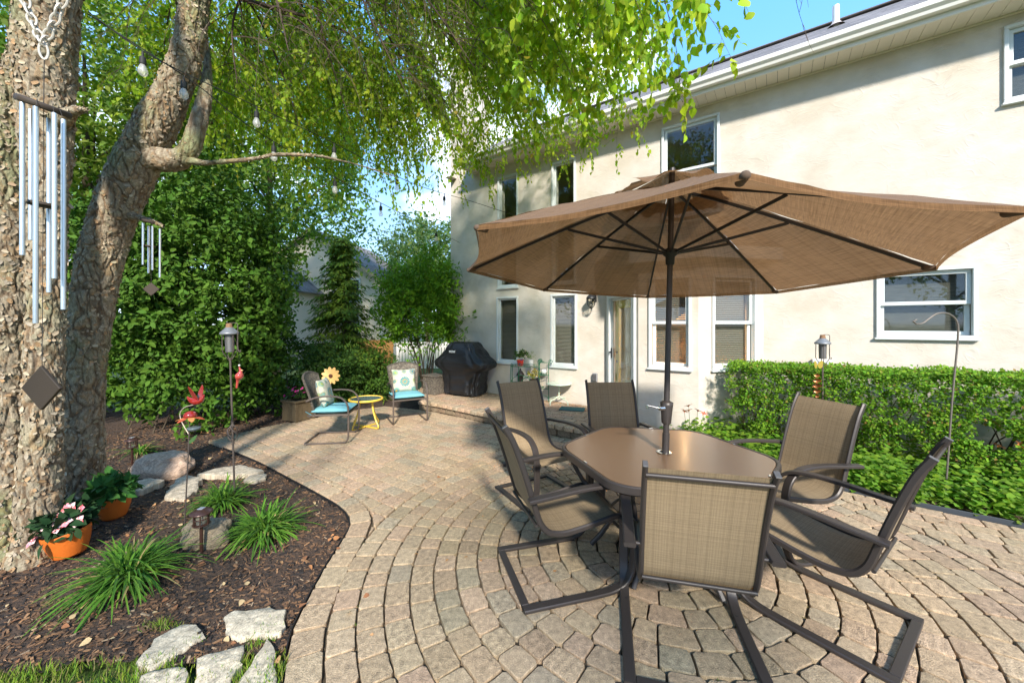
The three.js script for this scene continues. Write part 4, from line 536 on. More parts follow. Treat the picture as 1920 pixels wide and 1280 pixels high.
{ // small round garden table
  const m = std({ color: C(0.50, 0.58, 0.44), roughness: 0.4 }), o = thing('garden_table', 'small round pale green table on three bent legs by the wall', 'table', at(0.86, 6.98, STEP));
  mesh('top', lathe([[0, 0.378], [0.225, 0.378], [0.236, 0.372], [0.236, 0.36], [0.22, 0.358], [0, 0.36]], 44), phys({ color: C(0.55, 0.66, 0.52), roughness: 0.12, clearcoat: 0.6 }), o);
  mesh('stem', cyl(V(0, 0.08, 0), V(0, 0.36, 0), 0.012, 0.012, 12), m, o);
  for (let k = 0; k < 4; k++) { const a = k * Math.PI / 2 + 0.9, c = Math.cos(a), s = Math.sin(a); mesh('leg', tube(smooth([V(0, 0.15, 0), V(c * 0.03, 0.125, s * 0.03), V(c * 0.19, 0.075, s * 0.19), V(c * 0.22, 0.05, s * 0.22), V(c * 0.222, 0.0, s * 0.222)], 20), 0.011, 8), m, o); }
}

// ---------------------------------------------------------------- garden ornaments
const redGlass = phys({ color: C(0.27, 0.018, 0.012), roughness: 0.12, clearcoat: 1, clearcoatRoughness: 0.05 });
const rustM = std({ color: C(0.09, 0.07, 0.058), roughness: 0.7, metalness: 0.3, bumpMap: rep(TX.lump, 25), bumpScale: 0.001 });
const cordM = std({ color: C(0.05, 0.045, 0.04), roughness: 0.9 });
function windChime(name, label, tubes, dia, mat, disc0, sail, striker, hang) {
  const yB = sail.c.y - sail.r, o = thing(name, label, 'wind chime', [disc0.c.x, yB, disc0.c.z]), L = (v) => V(v.x - disc0.c.x, v.y - yB, v.z - disc0.c.z);
  const dg = lathe([[0, 0.014], [disc0.r - 0.006, 0.014], [disc0.r, 0.009], [disc0.r, -0.006], [disc0.r - 0.006, -0.01], [0, -0.01]], 8); dg.rotateX(disc0.tilt[0]); dg.rotateZ(disc0.tilt[1]); const c0 = L(disc0.c); dg.translate(c0.x, c0.y, c0.z); mesh('top_plate', dg, M.darkWood, o);
  for (const [a, b] of tubes) { const p = L(a), q = L(b); const s = new THREE.Shape(); s.absarc(0, 0, dia / 2, 0, 6.2832, false); const h = new THREE.Path(); h.absarc(0, 0, dia / 2 - 0.0015, 0, 6.2832, true); s.holes.push(h); const g = new THREE.ExtrudeGeometry(s, { depth: p.y - q.y, bevelEnabled: false, curveSegments: 14 }); g.rotateX(Math.PI / 2); g.translate(p.x, p.y, p.z); const m = mesh('tube', toCreasedNormals(g, 0.6), mat, o); mesh('cord', cyl(V(p.x, p.y, p.z), V(lerp(p.x, c0.x, 0.25), c0.y, lerp(p.z, c0.z, 0.25)), 0.001, 0.001, 4), cordM, m); }
  const st = L(striker.c); const sg = lathe([[0, 0.008], [striker.r, 0.008], [striker.r, -0.008], [0, -0.008]], 20); sg.rotateZ(-0.12); mesh('striker', sg.translate(st.x, st.y, st.z), M.darkWood, o);
  const sc = L(sail.c); mesh('sail', rbox(sail.r * 1.38, sail.r * 1.38, 0.012, 0.003, 0, 0, 0, 0, 0, Math.PI / 4).applyMatrix4(new THREE.Matrix4().makeRotationY(sail.turn)).translate(sc.x, sc.y, sc.z), M.darkWood, o);
  mesh('cord', [cyl(V(c0.x, c0.y, c0.z), st, 0.0012, 0.0012, 5), cyl(st, V(sc.x, sc.y + sail.r * 0.9, sc.z), 0.0012, 0.0012, 5)], cordM, o);
  mesh('hanger', hang.map((h) => cyl(L(h[0]), L(h[1]), 0.0016, 0.0016, 5)), cordM, o);
  return o;
}
const CH = 1.5;
windChime('wind_chime', 'long wind chime of silver tubes hanging from a chain beside the trunk', [[41, 192, 478, 1.44], [57, 205, 450, 1.54], [66, 200, 606, 1.43], [91, 222, 548, 1.55], [101, 212, 522, 1.45], [118, 224, 580, 1.49]].map(([x, t, b, d]) => [D(x, t, d), D(x, b, d)]), 0.0175, M.silver, { c: D(81, 200, CH), r: 0.075, tilt: [0.12, -0.34] }, { c: D(78, 727, CH), r: 0.09, turn: -0.1 }, { c: D(80, 384, CH), r: 0.04 }, [[D(82, 108, CH), D(81, 196, CH)]]);
const chimeTop = D(82, 100, CH);
{ const o = thing('hanging_chain', 'pale metal chain hanging in a V above the long chime', 'chain', [chimeTop.x, chimeTop.y - 0.02, chimeTop.z]), m = std({ color: C(0.55, 0.5, 0.42), roughness: 0.45, metalness: 0.35 }); const lk = (p, q, alt) => { const v = q.clone().sub(p), l = v.length(), c = new THREE.CurvePath(); const g = tube(smooth(Array.from({ length: 12 }, (_, i) => { const a = i / 12 * 6.283; return V(Math.cos(a) * 0.0125, Math.sin(a) * (l * 0.66) * (1 - 0.12 * Math.cos(2 * a)), 0); }), 24, true).slice(0, 24), 0.0042, 7, { closed: true }); g.applyMatrix4(new THREE.Matrix4().makeRotationY(alt ? 0.5 : 1.75)); g.applyMatrix4(new THREE.Matrix4().compose(p.clone().add(q).multiplyScalar(0.5).sub(V(chimeTop.x, chimeTop.y - 0.02, chimeTop.z)), new THREE.Quaternion().setFromUnitVectors(V(0, 1, 0), v.normalize()), V(1, 1, 1))); mesh('link', g, m, o); };
  const run = (pts) => { for (let i = 0; i < pts.length - 1; i++) lk(pts[i], pts[i + 1], i % 2); };
  const A = D(80, 84, CH), Lq = D(20, -90, CH), Rq = D(146, -90, CH); run(Array.from({ length: 11 }, (_, i) => A.clone().lerp(Lq, i / 10).add(V(0, -0.03 * Math.sin(i / 10 * 3.14), 0)))); run(Array.from({ length: 11 }, (_, i) => A.clone().lerp(Rq, i / 10).add(V(0, -0.03 * Math.sin(i / 10 * 3.14), 0)))); lk(D(82, 106, CH), A, 1); }
windChime('wind_chime', 'small polished wind chime hanging from a stub on the leaning trunk', [[267, 418, 496, 3.26], [278, 424, 512, 3.36], [285, 424, 506, 3.25], [299, 429, 520, 3.3]].map(([x, t, b, d]) => [D(x, t, d), D(x, b, d)]), 0.019, M.chrome, { c: D(282, 415, 3.3), r: 0.07, tilt: [0.1, -0.3] }, { c: D(283, 542, 3.3), r: 0.06, turn: 0.3 }, { c: D(281, 462, 3.3), r: 0.035 }, [[D(282, 413, 3.3), D(282, 398, 3.3)]]);
function torch(base, lean, label, ht, twist = true) {
  const o = thing('torch_lantern', label, 'torch', [base.x, 0, base.z]); o.quaternion.setFromUnitVectors(V(0, 1, 0), V(lean[0], 1, lean[1]).normalize()); const y = ht;
  mesh('pole', cyl(V(0, -0.08, 0), V(0, y - 0.31, 0), 0.0085, 0.0085, 10), rustM, o);
  if (twist) { const b = part('twisted_basket', o); for (let k = 0; k < 4; k++) { const pts = []; for (let i = 0; i <= 16; i++) { const t = i / 16, a = k * Math.PI / 2 + t * 3.6, r = 0.006 + 0.036 * Math.sin(Math.PI * t); pts.push(V(Math.cos(a) * r, 0.55 + t * 0.16, Math.sin(a) * r)); } mesh('rod', tube(pts, 0.005, 7), rustM, b); } mesh('collar', [cyl(V(0, 0.69, 0), V(0, 0.735, 0), 0.013, 0.011, 10), cyl(V(0, 0.525, 0), V(0, 0.565, 0), 0.011, 0.013, 10)], rustM, b); }
  mesh('fuel_can', cyl(V(0, y - 0.255, 0), V(0, y - 0.095, 0), 0.034, 0.036, 20), M.steel, o);
  mesh('cap', lathe([[0.072, -0.095], [0.076, -0.085], [0.07, -0.075], [0.04, -0.045], [0.028, -0.032], [0.026, -0.03]], 20).translate(0, y, 0), std({ color: C(0.2, 0.21, 0.22), roughness: 0.5, metalness: 0.4 }), o);
  mesh('cork', lathe([[0.028, -0.034], [0.022, 0.004], [0.018, 0.006], [0, 0.006]], 14).translate(0, y, 0), std({ color: C(0.24, 0.135, 0.07), roughness: 1, bumpMap: rep(TX.lump, 6), bumpScale: 0.004 }), o);
  for (let k = 0; k < 4; k++) { const a = k * Math.PI / 2 + 0.5, c = Math.cos(a), s = Math.sin(a); mesh('cage_bar', sweep(smooth([V(c * 0.058, y - 0.085, s * 0.058), V(c * 0.06, y - 0.2, s * 0.06), V(c * 0.058, y - 0.25, s * 0.058), V(c * 0.02, y - 0.315, s * 0.02), V(c * 0.008, y - 0.33, s * 0.008)], 16), bar(0.008, 0.006, 0.002)), rustM, o); }
  mesh('snuffer_hook', tube(smooth([V(0, y + 0.006, 0), V(0.05, y + 0.008, 0), V(0.074, y + 0.0, 0), V(0.077, y - 0.06, 0), V(0.077, y - 0.24, 0), V(0.09, y - 0.262, 0), V(0.1, y - 0.25, 0), V(0.09, y - 0.24, 0)], 30), 0.0035, 6), rustM, o);
  return o;
}
const tb = G(440, 941); torch(tb, [-0.033, 0], 'tall torch lantern on a twisted metal pole in the mulch bed', 1.625);
torch(V(3.40, 0, -4.17), [0.0, 0], 'torch lantern on a plain pole standing in front of the hedge', 1.50, false);
{ // glass cardinal hanging from the torch hook
  const p = D(449, 726, 3.47), o = thing('cardinal_ornament', 'red glass bird ornament hanging from the torch lantern', 'ornament', [p.x, p.y, p.z]);
  const body = sweep(smooth([V(-0.028, -0.005, 0), V(-0.022, 0.04, 0), V(-0.014, 0.075, 0), V(0.0, 0.115, 0), V(0.008, 0.15, 0), V(0.0, 0.172, 0), V(-0.006, 0.192, 0)], 30), disc(1, 14, 0.9), { scale: (t) => t < 0.36 ? lerp(0.009, 0.012, t / 0.36) + 0.004 * sst(0.25, 0.36, t) : t < 0.72 ? 0.016 + 0.02 * Math.sin((t - 0.36) / 0.36 * Math.PI) : lerp(0.017, 0.002, (t - 0.72) / 0.28) });
  mesh('body', body, phys({ color: C(0.42, 0.06, 0.045), roughness: 0.15, clearcoat: 1 }), o); mesh('beak', xf(new THREE.ConeGeometry(0.006, 0.018, 10), 0.027, 0.155, 0.005, 0, 0, -1.7), std({ color: C(0.75, 0.5, 0.2), roughness: 0.4 }), o);
  mesh('bead', new THREE.SphereGeometry(0.009, 12, 8).translate(-0.004, 0.2, 0), M.whiteMetal, o); mesh('cord', cyl(V(-0.004, 0.2, 0), V(-0.006, 0.305, 0), 0.0008, 0.0008, 4), cordM, o);
}
{ // solar stake: a red bird above a glass flower
  const b = G(345, 985), o = thing('bird_stake', 'garden stake with red glass bird above a red glass flower', 'garden ornament', [b.x, 0, b.z]), L = (x, y) => { const p = D(x, y, -b.z); return V(p.x - b.x, p.y, 0); };
  mesh('stake', tube(smooth([V(0, -0.05, 0), L(352, 860), L(355, 790)], 10), 0.005, 7), rustM, o);
  const fl = L(356, 779); mesh('flower_dome', new THREE.SphereGeometry(0.045, 20, 14, 0, 6.2832, 0, 1.75).scale(1, 0.85, 1).translate(fl.x, fl.y, fl.z), redGlass, o);
  for (let k = 0; k < 6; k++) { const a = k / 6 * 6.283 + 0.3; const s = new THREE.Shape(); s.moveTo(0, -0.012); s.quadraticCurveTo(0.045, -0.034, 0.085, 0); s.quadraticCurveTo(0.045, 0.034, 0, 0.012); const g = new THREE.ExtrudeGeometry(s, { depth: 0.003, bevelEnabled: false, curveSegments: 6 }); g.rotateX(Math.PI / 2); g.rotateZ(-0.35); g.translate(0.02, 0, 0); g.rotateY(a); mesh('petal', g.translate(fl.x, fl.y - 0.006, fl.z), std({ color: k % 2 ? C(0.62, 0.25, 0.08) : C(0.5, 0.1, 0.05), roughness: 0.35 }), o); }
  mesh('stem', tube(smooth([L(354, 815), L(340, 790), L(337, 775), L(345, 764), L(366, 758)], 18), 0.004, 6), std({ color: C(0.4, 0.34, 0.27), roughness: 0.5, metalness: 0.4 }), o);
  const bp = L(368, 752); mesh('bird_body', sweep(smooth([V(-0.075, 0.035, 0), V(-0.045, 0.012, 0), V(-0.01, 0.0, 0), V(0.03, 0.008, 0), V(0.052, 0.035, 0), V(0.06, 0.055, 0)], 24), disc(1, 12, 0.9), { scale: (t) => 0.004 + 0.028 * Math.pow(Math.sin(Math.PI * Math.min(1, t * 0.93 + 0.05)), 1.3) }).translate(bp.x, bp.y, 0), redGlass, o);
  for (const s of [-1, 1]) { const w = new THREE.Shape(); w.moveTo(0, 0); w.quadraticCurveTo(-0.04, 0.05, -0.015, 0.12); w.quadraticCurveTo(0.03, 0.1, 0.045, 0.01); const g = new THREE.ExtrudeGeometry(w, { depth: 0.003, bevelEnabled: false }); g.rotateX(s * 0.35); g.rotateY(-0.4); mesh('wing', g.translate(bp.x, bp.y + 0.012, s * 0.012), redGlass, o); }
  const sp = L(363, 803); mesh('solar_cell', lathe([[0, 0.012], [0.042, 0.012], [0.047, 0.004], [0.04, -0.012], [0.015, -0.02]], 20).translate(sp.x, sp.y, 0.0), std({ color: C(0.12, 0.15, 0.16), roughness: 0.3 }), o);
  const lv = L(352, 832); const lf = new THREE.Shape(); lf.moveTo(0, 0); lf.quadraticCurveTo(0.02, 0.05, 0.075, 0.075); lf.quadraticCurveTo(0.06, 0.01, 0, 0); mesh('metal_leaf', new THREE.ExtrudeGeometry(lf, { depth: 0.002, bevelEnabled: false }).translate(lv.x, lv.y, 0), std({ color: C(0.06, 0.13, 0.04), roughness: 0.4 }), o);
}
function solarLight(p, ht, label) {
  const o = thing('solar_light', label, 'path light', [p.x, 0, p.z]), m = std({ color: C(0.075, 0.035, 0.025), roughness: 0.35, metalness: 0.3 }), y = ht;
  mesh('stake', lathe([[0.0, -0.1], [0.011, 0], [0.011, y - 0.125], [0.013, y - 0.12]], 12), m, o); mesh('cage_base', lathe([[0.0, -0.125], [0.03, -0.124], [0.05, -0.118], [0.054, -0.11], [0.0, -0.108]], 24).translate(0, y, 0), m, o);
  mesh('lens', cyl(V(0, y - 0.108, 0), V(0, y - 0.035, 0), 0.03, 0.03, 16), phys({ color: C(0.9, 0.88, 0.8), transmission: 0.9, thickness: 0, roughness: 0.2 }), o);
  for (let k = 0; k < 6; k++) { const a = k / 6 * 6.283; mesh('cage_bar', cyl(V(Math.cos(a) * 0.046, y - 0.11, Math.sin(a) * 0.046), V(Math.cos(a) * 0.046, y - 0.03, Math.sin(a) * 0.046), 0.004, 0.004, 6), m, o); }
  mesh('cage_ring', xf(new THREE.TorusGeometry(0.046, 0.004, 6, 24), 0, y - 0.07, 0, Math.PI / 2), m, o);
  mesh('cap', lathe([[0.068, -0.034], [0.07, -0.028], [0.062, -0.02], [0.035, -0.004], [0, 0]], 24).translate(0, y, 0), m, o); mesh('solar_cell', rbox(0.036, 0.004, 0.036, 0.001, 0, y - 0.0005, 0), std({ color: C(0.5, 0.52, 0.56), roughness: 0.1, metalness: 0.3 }), o);
}
solarLight(G(377, 1034), 0.31, 'brown solar path light before the tan boulder'); solarLight(G(247, 868), 0.3, 'dark solar path light in the shade of the big shrub');
{ // shepherd hook by the hedge
  const d = 3.45, B = D(1774, 940, d), o = thing('shepherd_hook', 'slender metal shepherd hook rising from the ground cover by the hedge', 'hook', [B.x, 0, B.z]); const L = (x, y) => D(x, y, d).sub(V(B.x, 0, B.z));
  mesh('pole', tube(smooth([L(1772, 945), L(1779, 850), L(1787, 740), L(1797, 630), L(1797, 610), L(1790, 595), L(1775, 587), L(1757, 588), L(1744, 596), L(1730, 606), L(1718, 607), L(1713, 602), L(1719, 599)], 60), 0.0075, 8), std({ color: C(0.15, 0.13, 0.11), roughness: 0.55, metalness: 0.5 }), o);
}
{ // copper spiral with a butterfly on it
  const p = D(1533, 745, 4.12), o = thing('garden_spinner', 'copper spiral spinner with a butterfly hanging beside the hedge torch', 'garden ornament', [p.x, p.y, p.z]); const cop = std({ color: C(0.45, 0.17, 0.06), roughness: 0.3, metalness: 0.7 }), P = [], I = [], n = 60; for (let i = 0; i <= n; i++) { const t = i / n, a = t * 15, r = 0.012 + 0.028 * Math.sin(Math.PI * t); for (const s of [-1, 1]) P.push(Math.cos(a) * r * s, t * 0.27, Math.sin(a) * r * s); } for (let i = 0; i < n; i++) { const a = i * 2; I.push(a, a + 2, a + 1, a + 1, a + 2, a + 3); } const g = new THREE.BufferGeometry(); g.setAttribute('position', new THREE.Float32BufferAttribute(P, 3)); g.setIndex(I); g.computeVertexNormals(); mesh('spiral', norm(g), cop, o);
  mesh('cord', cyl(V(0, 0.27, 0), V(0, 0.33, 0), 0.001, 0.001, 4), cordM, o); for (const s of [-1, 1]) { const w = new THREE.Shape(); w.moveTo(0, 0); w.bezierCurveTo(0.02, 0.06, 0.06, 0.06, 0.05, 0.02); w.bezierCurveTo(0.05, 0.0, 0.05, -0.04, 0.015, -0.035); w.closePath(); const q = new THREE.ExtrudeGeometry(w, { depth: 0.002, bevelEnabled: false }); q.rotateY(-0.35); if (s < 0) { q.scale(-1, 1, 1); q.computeVertexNormals(); } mesh('wing', q.translate(0, 0.35, 0), std({ color: C(0.4, 0.3, 0.05), roughness: 0.3, metalness: 0.3 }), o); } mesh('hanger', cyl(V(0, 0.33, 0), V(0.06, 0.5, -0.03), 0.001, 0.001, 4), cordM, o);
}
{ // weathered flower box
  const p = G(560, 786), o = thing('planter_box', 'weathered square wooden flower box with pink flowers', 'planter', [p.x, 0, p.z], -0.45);
  for (const [x, z, t] of [[0, 0.16, 0], [0, -0.16, 0], [0.16, 0, 1], [-0.16, 0, 1]]) for (let k = -1; k <= 1; k++) mesh('board', boxUV(t ? rbox(0.02, 0.3, 0.102, 0.003, x, 0.16, k * 0.104) : rbox(0.102, 0.3, 0.02, 0.003, k * 0.104, 0.16, z)), M.oldWood, o);
  for (const [x, z] of [[1, 1], [1, -1], [-1, 1], [-1, -1]]) mesh('corner_post', boxUV(rbox(0.04, 0.32, 0.04, 0.004, x * 0.158, 0.16, z * 0.158)), M.oldWood, o);
  mesh('top_rail', frameG(-0.2, 0.2, -0.2, 0.2, 0.055, 0.03, 0).map((g) => xf(g, 0, 0.335, 0, Math.PI / 2)), M.oldWood, o);
  mesh('soil', box(0.3, 0.02, 0.3, 0, 0.3, 0), M.dark, o);
}
{ // yellow metal flower on a stick
  const p = D(620, 700, 6.55), o = thing('metal_flower', 'yellow metal daisy with brown centre on a stick', 'garden ornament', [p.x, 0, p.z], 0.15), y = p.y - 0.04; mesh('stem', cyl(V(0, -0.05, -0.01), V(0.0, y, -0.01), 0.005, 0.005, 7), rustM, o);
  for (let k = 0; k < 11; k++) { const s = new THREE.Shape(); s.moveTo(0.02, 0); s.bezierCurveTo(0.07, 0.045, 0.14, 0.035, 0.155, 0); s.bezierCurveTo(0.14, -0.035, 0.07, -0.045, 0.02, 0); const g = new THREE.ExtrudeGeometry(s, { depth: 0.003, bevelEnabled: true, bevelSize: 0.002, bevelThickness: 0.002, bevelSegments: 1 }); g.rotateX(0.2); g.rotateZ(k / 11 * 6.283); mesh('petal', g.translate(0, y, 0.004 * (k % 2)), std({ color: C(0.66, 0.42, 0.14), roughness: 0.6 }), o); }
  mesh('centre', new THREE.SphereGeometry(0.033, 16, 10).scale(1, 1, 0.5).translate(0, y, 0.018), std({ color: C(0.11, 0.035, 0.015), roughness: 0.8, bumpMap: rep(TX.lump, 6), bumpScale: 0.006 }), o);
}
{ // wire plant stand with scrolls
  const gm = std({ color: C(0.008, 0.13, 0.06), roughness: 0.35, metalness: 0.2 }), ps = at(0.28, 7.28, STEP), o = thing('plant_stand', 'green wrought-wire plant stand with scrolled top by the wall', 'plant stand', ps, -0.12), rod = (a, b, r = 0.006) => cyl(V(...a), V(...b), r, r, 7);
  const shelf = (x0, x1, y, z0, z1) => { const L = [rod([x0, y, z0], [x1, y, z0]), rod([x1, y, z0], [x1, y, z1]), rod([x1, y, z1], [x0, y, z1]), rod([x0, y, z1], [x0, y, z0]), rod([x0, y + 0.05, z1], [x1, y + 0.05, z1], 0.004), rod([x0, y + 0.05, z0], [x0, y + 0.05, z1], 0.004)]; for (let x = x0 + 0.04; x < x1; x += 0.05) L.push(rod([x, y, z0], [x, y, z1], 0.003)); for (let x = x0; x <= x1 + 0.001; x += (x1 - x0) / 6) L.push(rod([x, y, z1], [x, y + 0.05, z1], 0.003)); return L; };
  mesh('shelf', shelf(-0.29, 0.24, 0.655, -0.12, 0.12), gm, o); mesh('shelf', shelf(-0.29, 0.24, 0.32, -0.12, 0.12), gm, o); mesh('shelf', shelf(0.24, 0.42, 0.5, -0.1, 0.1), gm, o); mesh('shelf', shelf(0.24, 0.42, 0.24, -0.1, 0.1), gm, o);
  for (const [x, z, h] of [[-0.29, 0.12, 0.68], [-0.29, -0.12, 0.68], [-0.14, 0.12, 0.66], [0.24, 0.12, 0.72], [0.24, -0.12, 0.72], [0.42, 0.1, 0.74], [0.42, -0.1, 0.74]]) mesh('leg', rod([x, 0, z], [x, h, z], 0.007), gm, o);
  const scroll = (cx, cy, z, s) => tube(Array.from({ length: 30 }, (_, i) => { const t = i / 29, a = t * 9.5, r = 0.042 * (1 - t * 0.75); return V(cx + s * Math.cos(a) * r, cy + Math.sin(a) * r, z); }), 0.006, 6);
  for (const z of [-0.1, 0.1]) { mesh('scroll', scroll(0.25, 0.75, z, 1), gm, o); mesh('scroll', scroll(0.46, 0.75, z, -1), gm, o); mesh('crossbar', rod([0.26, 0.735, z], [0.45, 0.735, z]), gm, o); }
  mesh('arch', [tube(Array.from({ length: 16 }, (_, i) => V(-0.29 + 0.19 * (1 - Math.cos(i / 15 * Math.PI)) * 0.5 * 2, 0.33 + 0.16 * Math.sin(i / 15 * Math.PI), 0.12)), 0.006, 6)], gm, o); mesh('arch', tube(Array.from({ length: 16 }, (_, i) => V(-0.1 + 0.17 * (1 - Math.cos(i / 15 * Math.PI)), 0.33 + 0.14 * Math.sin(i / 15 * Math.PI), 0.12)), 0.006, 6), gm, o); mesh('arch', tube(Array.from({ length: 16 }, (_, i) => V(0.24 + 0.09 * (1 - Math.cos(i / 15 * Math.PI)), 0.02 + 0.1 * Math.sin(i / 15 * Math.PI), 0.1)), 0.005, 6), gm, o);
  o.updateMatrixWorld(true);
  const onStand = (x, y, z) => V(x, y, z).applyMatrix4(o.matrixWorld);
  const pot = (name, label, cat, x, y, z, prof, mat) => { const p = onStand(x, y + 0.007, z), t = thing(name, label, cat, [p.x, p.y, p.z]); mesh('vessel', lathe(prof, 22), mat, t); return t; };
  globalThis.standPots = [
    pot('decorated_pot', 'painted red and blue pot with bushy plant on the green stand', 'pot', -0.12, 0.655, 0.0, [[0, 0], [0.05, 0], [0.062, 0.05], [0.07, 0.1], [0.075, 0.115], [0.068, 0.115], [0.06, 0.1], [0, 0.095]], std({ map: canvasTex(128, 128, (x) => { x.fillStyle = '#c8342a'; x.fillRect(0, 0, 128, 128); const r = rng(3); for (let i = 0; i < 26; i++) { x.fillStyle = r.pick(['#2f5f9a', '#e8b53a', '#e06a48', '#1f3f7a', '#e9d8b0']); x.beginPath(); x.arc(r() * 128, r() * 128, 6 + r() * 14, 0, 7); x.fill(); } }), roughness: 0.3 })),
    pot('white_pot', 'white patterned cup pot with light green sprig on the stand', 'pot', 0.08, 0.655, 0.01, [[0, 0], [0.04, 0], [0.046, 0.05], [0.05, 0.11], [0.044, 0.11], [0, 0.09]], std({ color: C(0.7, 0.68, 0.66), roughness: 0.25 })),
    pot('flower_basket', 'small dark basket of yellow flowers on the lower shelf', 'pot', 0.12, 0.32, 0.0, [[0, 0], [0.06, 0], [0.075, 0.08], [0.068, 0.08], [0, 0.07]], M.darkWood),
    pot('black_lantern', 'dark peaked candle lantern on the lower shelf of stand', 'lantern', -0.12, 0.32, 0.0, [[0, 0], [0.065, 0], [0.065, 0.02], [0.055, 0.025], [0.055, 0.15], [0.085, 0.155], [0.05, 0.21], [0.015, 0.25], [0.012, 0.28], [0, 0.285]], std({ color: C(0.03, 0.018, 0.016), roughness: 0.5 })),
    pot('white_mug', 'white mug with dark dots on the side shelf of stand', 'mug', 0.33, 0.5, 0.0, [[0, 0], [0.045, 0], [0.05, 0.04], [0.045, 0.085], [0.04, 0.085], [0.035, 0.01], [0, 0.01]], std({ color: C(0.75, 0.74, 0.72), roughness: 0.2 })),
  ];
}
{ // strings of clear bulbs from the tree to the house
  const cm = std({ color: C(0.012, 0.014, 0.012), roughness: 0.7 }), gl = phys({ color: C(0.95, 0.94, 0.9), transmission: 0.72, thickness: 0, roughness: 0.12 });
  function lights(label, pts, bulbs) {
    const c = new THREE.CatmullRomCurve3(pts, false, 'centripetal'), o = thing('string_lights', label, 'string lights', [0, 0, 0], 0, 'light strings over the patio'); mesh('cable', tube(c.getSpacedPoints(140), 0.0042, 6), cm, o);
    for (const u of bulbs) { const p = c.getPointAt(u), b = part('bulb', o); b.position.copy(p); b.scale.setScalar(1.2); mesh('socket', lathe([[0, 0.0], [0.006, -0.002], [0.007, -0.035], [0.017, -0.042], [0.019, -0.085], [0.014, -0.09]], 12), cm, b); mesh('glass', lathe([[0.013, -0.088], [0.017, -0.1], [0.026, -0.125], [0.025, -0.143], [0.016, -0.158], [0, -0.163]], 14), gl, b); mesh('filament', cyl(V(0, -0.088, 0), V(0, -0.135, 0), 0.004, 0.002, 6), M.whiteMetal, b); }
  }
  lights('upper string of clear bulbs reaching from the trunk to the house wall', [D(164, 22, 2.75), D(275, 100, 2.95), D(465, 192, 3.5), D(625, 268, 4.3), D(770, 342, 5.3), D(886, 378, 6.5), D(960, 402, 7.05)], [0.06, 0.205, 0.36, 0.53, 0.71]);
  lights('lower string of clear bulbs sagging from the trunk to the house corner', [D(164, 26, 2.75), D(370, 160, 3.2), D(452, 226, 3.5), D(593, 312, 4.3), D(702, 374, 5.3), D(800, 424, 6.8), D(862, 455, 8.55)], [0.09, 0.215, 0.345, 0.49, 0.78]);
}

// ---------------------------------------------------------------- plants
// a leaf along +x, 1 long, creased along its midrib; w = half width, pos = where it is widest
function leafGeo(w, pos = 0.38, curl = 0.1, tip = 0) {
  const rows = [[0, 0.02], [pos * 0.5, w * 0.82], [pos, w], [lerp(pos, 1, 0.5), w * 0.66], [0.9, w * 0.2 + tip], [1, 0.0]], P = [], I = [];
  rows.forEach(([x, h]) => { const y = -curl * x * x; P.push(x, y, 0, x, y + h * 0.28, h, x, y + h * 0.28, -h); });
  for (let i = 0; i < rows.length - 1; i++) { const a = i * 3, b = a + 3; I.push(a, a + 1, b + 1, a, b + 1, b, a, b, b + 2, a, b + 2, a + 2); }
  const g = new THREE.BufferGeometry(); g.setAttribute('position', new THREE.Float32BufferAttribute(P, 3)); g.setIndex(I); g.computeVertexNormals(); g.setAttribute('uv', new THREE.Float32BufferAttribute(new Float32Array(P.length / 3 * 2), 2)); return g;
}
const LEAF = { birch: leafGeo(0.36, 0.34, 0.12), oval: leafGeo(0.27, 0.45, 0.14), narrow: leafGeo(0.17, 0.45, 0.2), spray: leafGeo(0.13, 0.4, 0.12), round: leafGeo(0.36, 0.5, 0.1) };
const leafM = (t = 0.42, ro = 0.55) => phys({ color: C(1, 1, 1), transmission: t, thickness: 0, roughness: Math.max(ro, 0.72), specularIntensity: 0.3, side: THREE.DoubleSide });
const LM = leafM(0.66, 0.6), LMd = leafM(0.34, 0.6), LMh = leafM(0.42, 0.6);
const _x = V(0, 0, 0), _y = V(0, 0, 0), _z = V(0, 0, 0);
function leafMatrix(l, m = new THREE.Matrix4()) { _x.copy(l.d).normalize(); _y.copy(l.n).addScaledVector(_x, -l.n.dot(_x)); if (_y.lengthSq() < 1e-6) _y.set(0.3, 1, 0.2); _y.normalize(); _z.crossVectors(_x, _y); return m.makeBasis(_x.clone().multiplyScalar(l.s), _y.clone().multiplyScalar(l.s), _z.clone().multiplyScalar(l.s)).setPosition(l.p); }
function foliage(name, list, geo, mat, parent) { const im = new THREE.InstancedMesh(geo, mat, list.length), m = new THREE.Matrix4(); im.name = name; list.forEach((l, i) => { im.setMatrixAt(i, leafMatrix(l, m)); im.setColorAt(i, l.c); }); im.castShadow = im.receiveShadow = true; im.userData.kind = 'stuff'; im.frustumCulled = false; parent.add(im); return im; }
const rdir = (r) => { const z = r.r(-1, 1), a = r() * 6.2832, k = Math.sqrt(1 - z * z); return V(k * Math.cos(a), z, k * Math.sin(a)); };
const vary = (c, r, k = 0.25, yel = 0.12) => { const b = 1 + r.r(-k, k), y = r.r(-yel, yel); return C(c[0] * b * (1 + y * 1.6), c[1] * b * (1 + y * 0.3), c[2] * b); };
function branchGeo(pts, r0, r1, n = 5, seg = 0) { const q = seg ? smooth(pts, seg) : pts; return sweep(q, disc(1, n), { scale: (t) => lerp(r0, r1, t), caps: false }); }
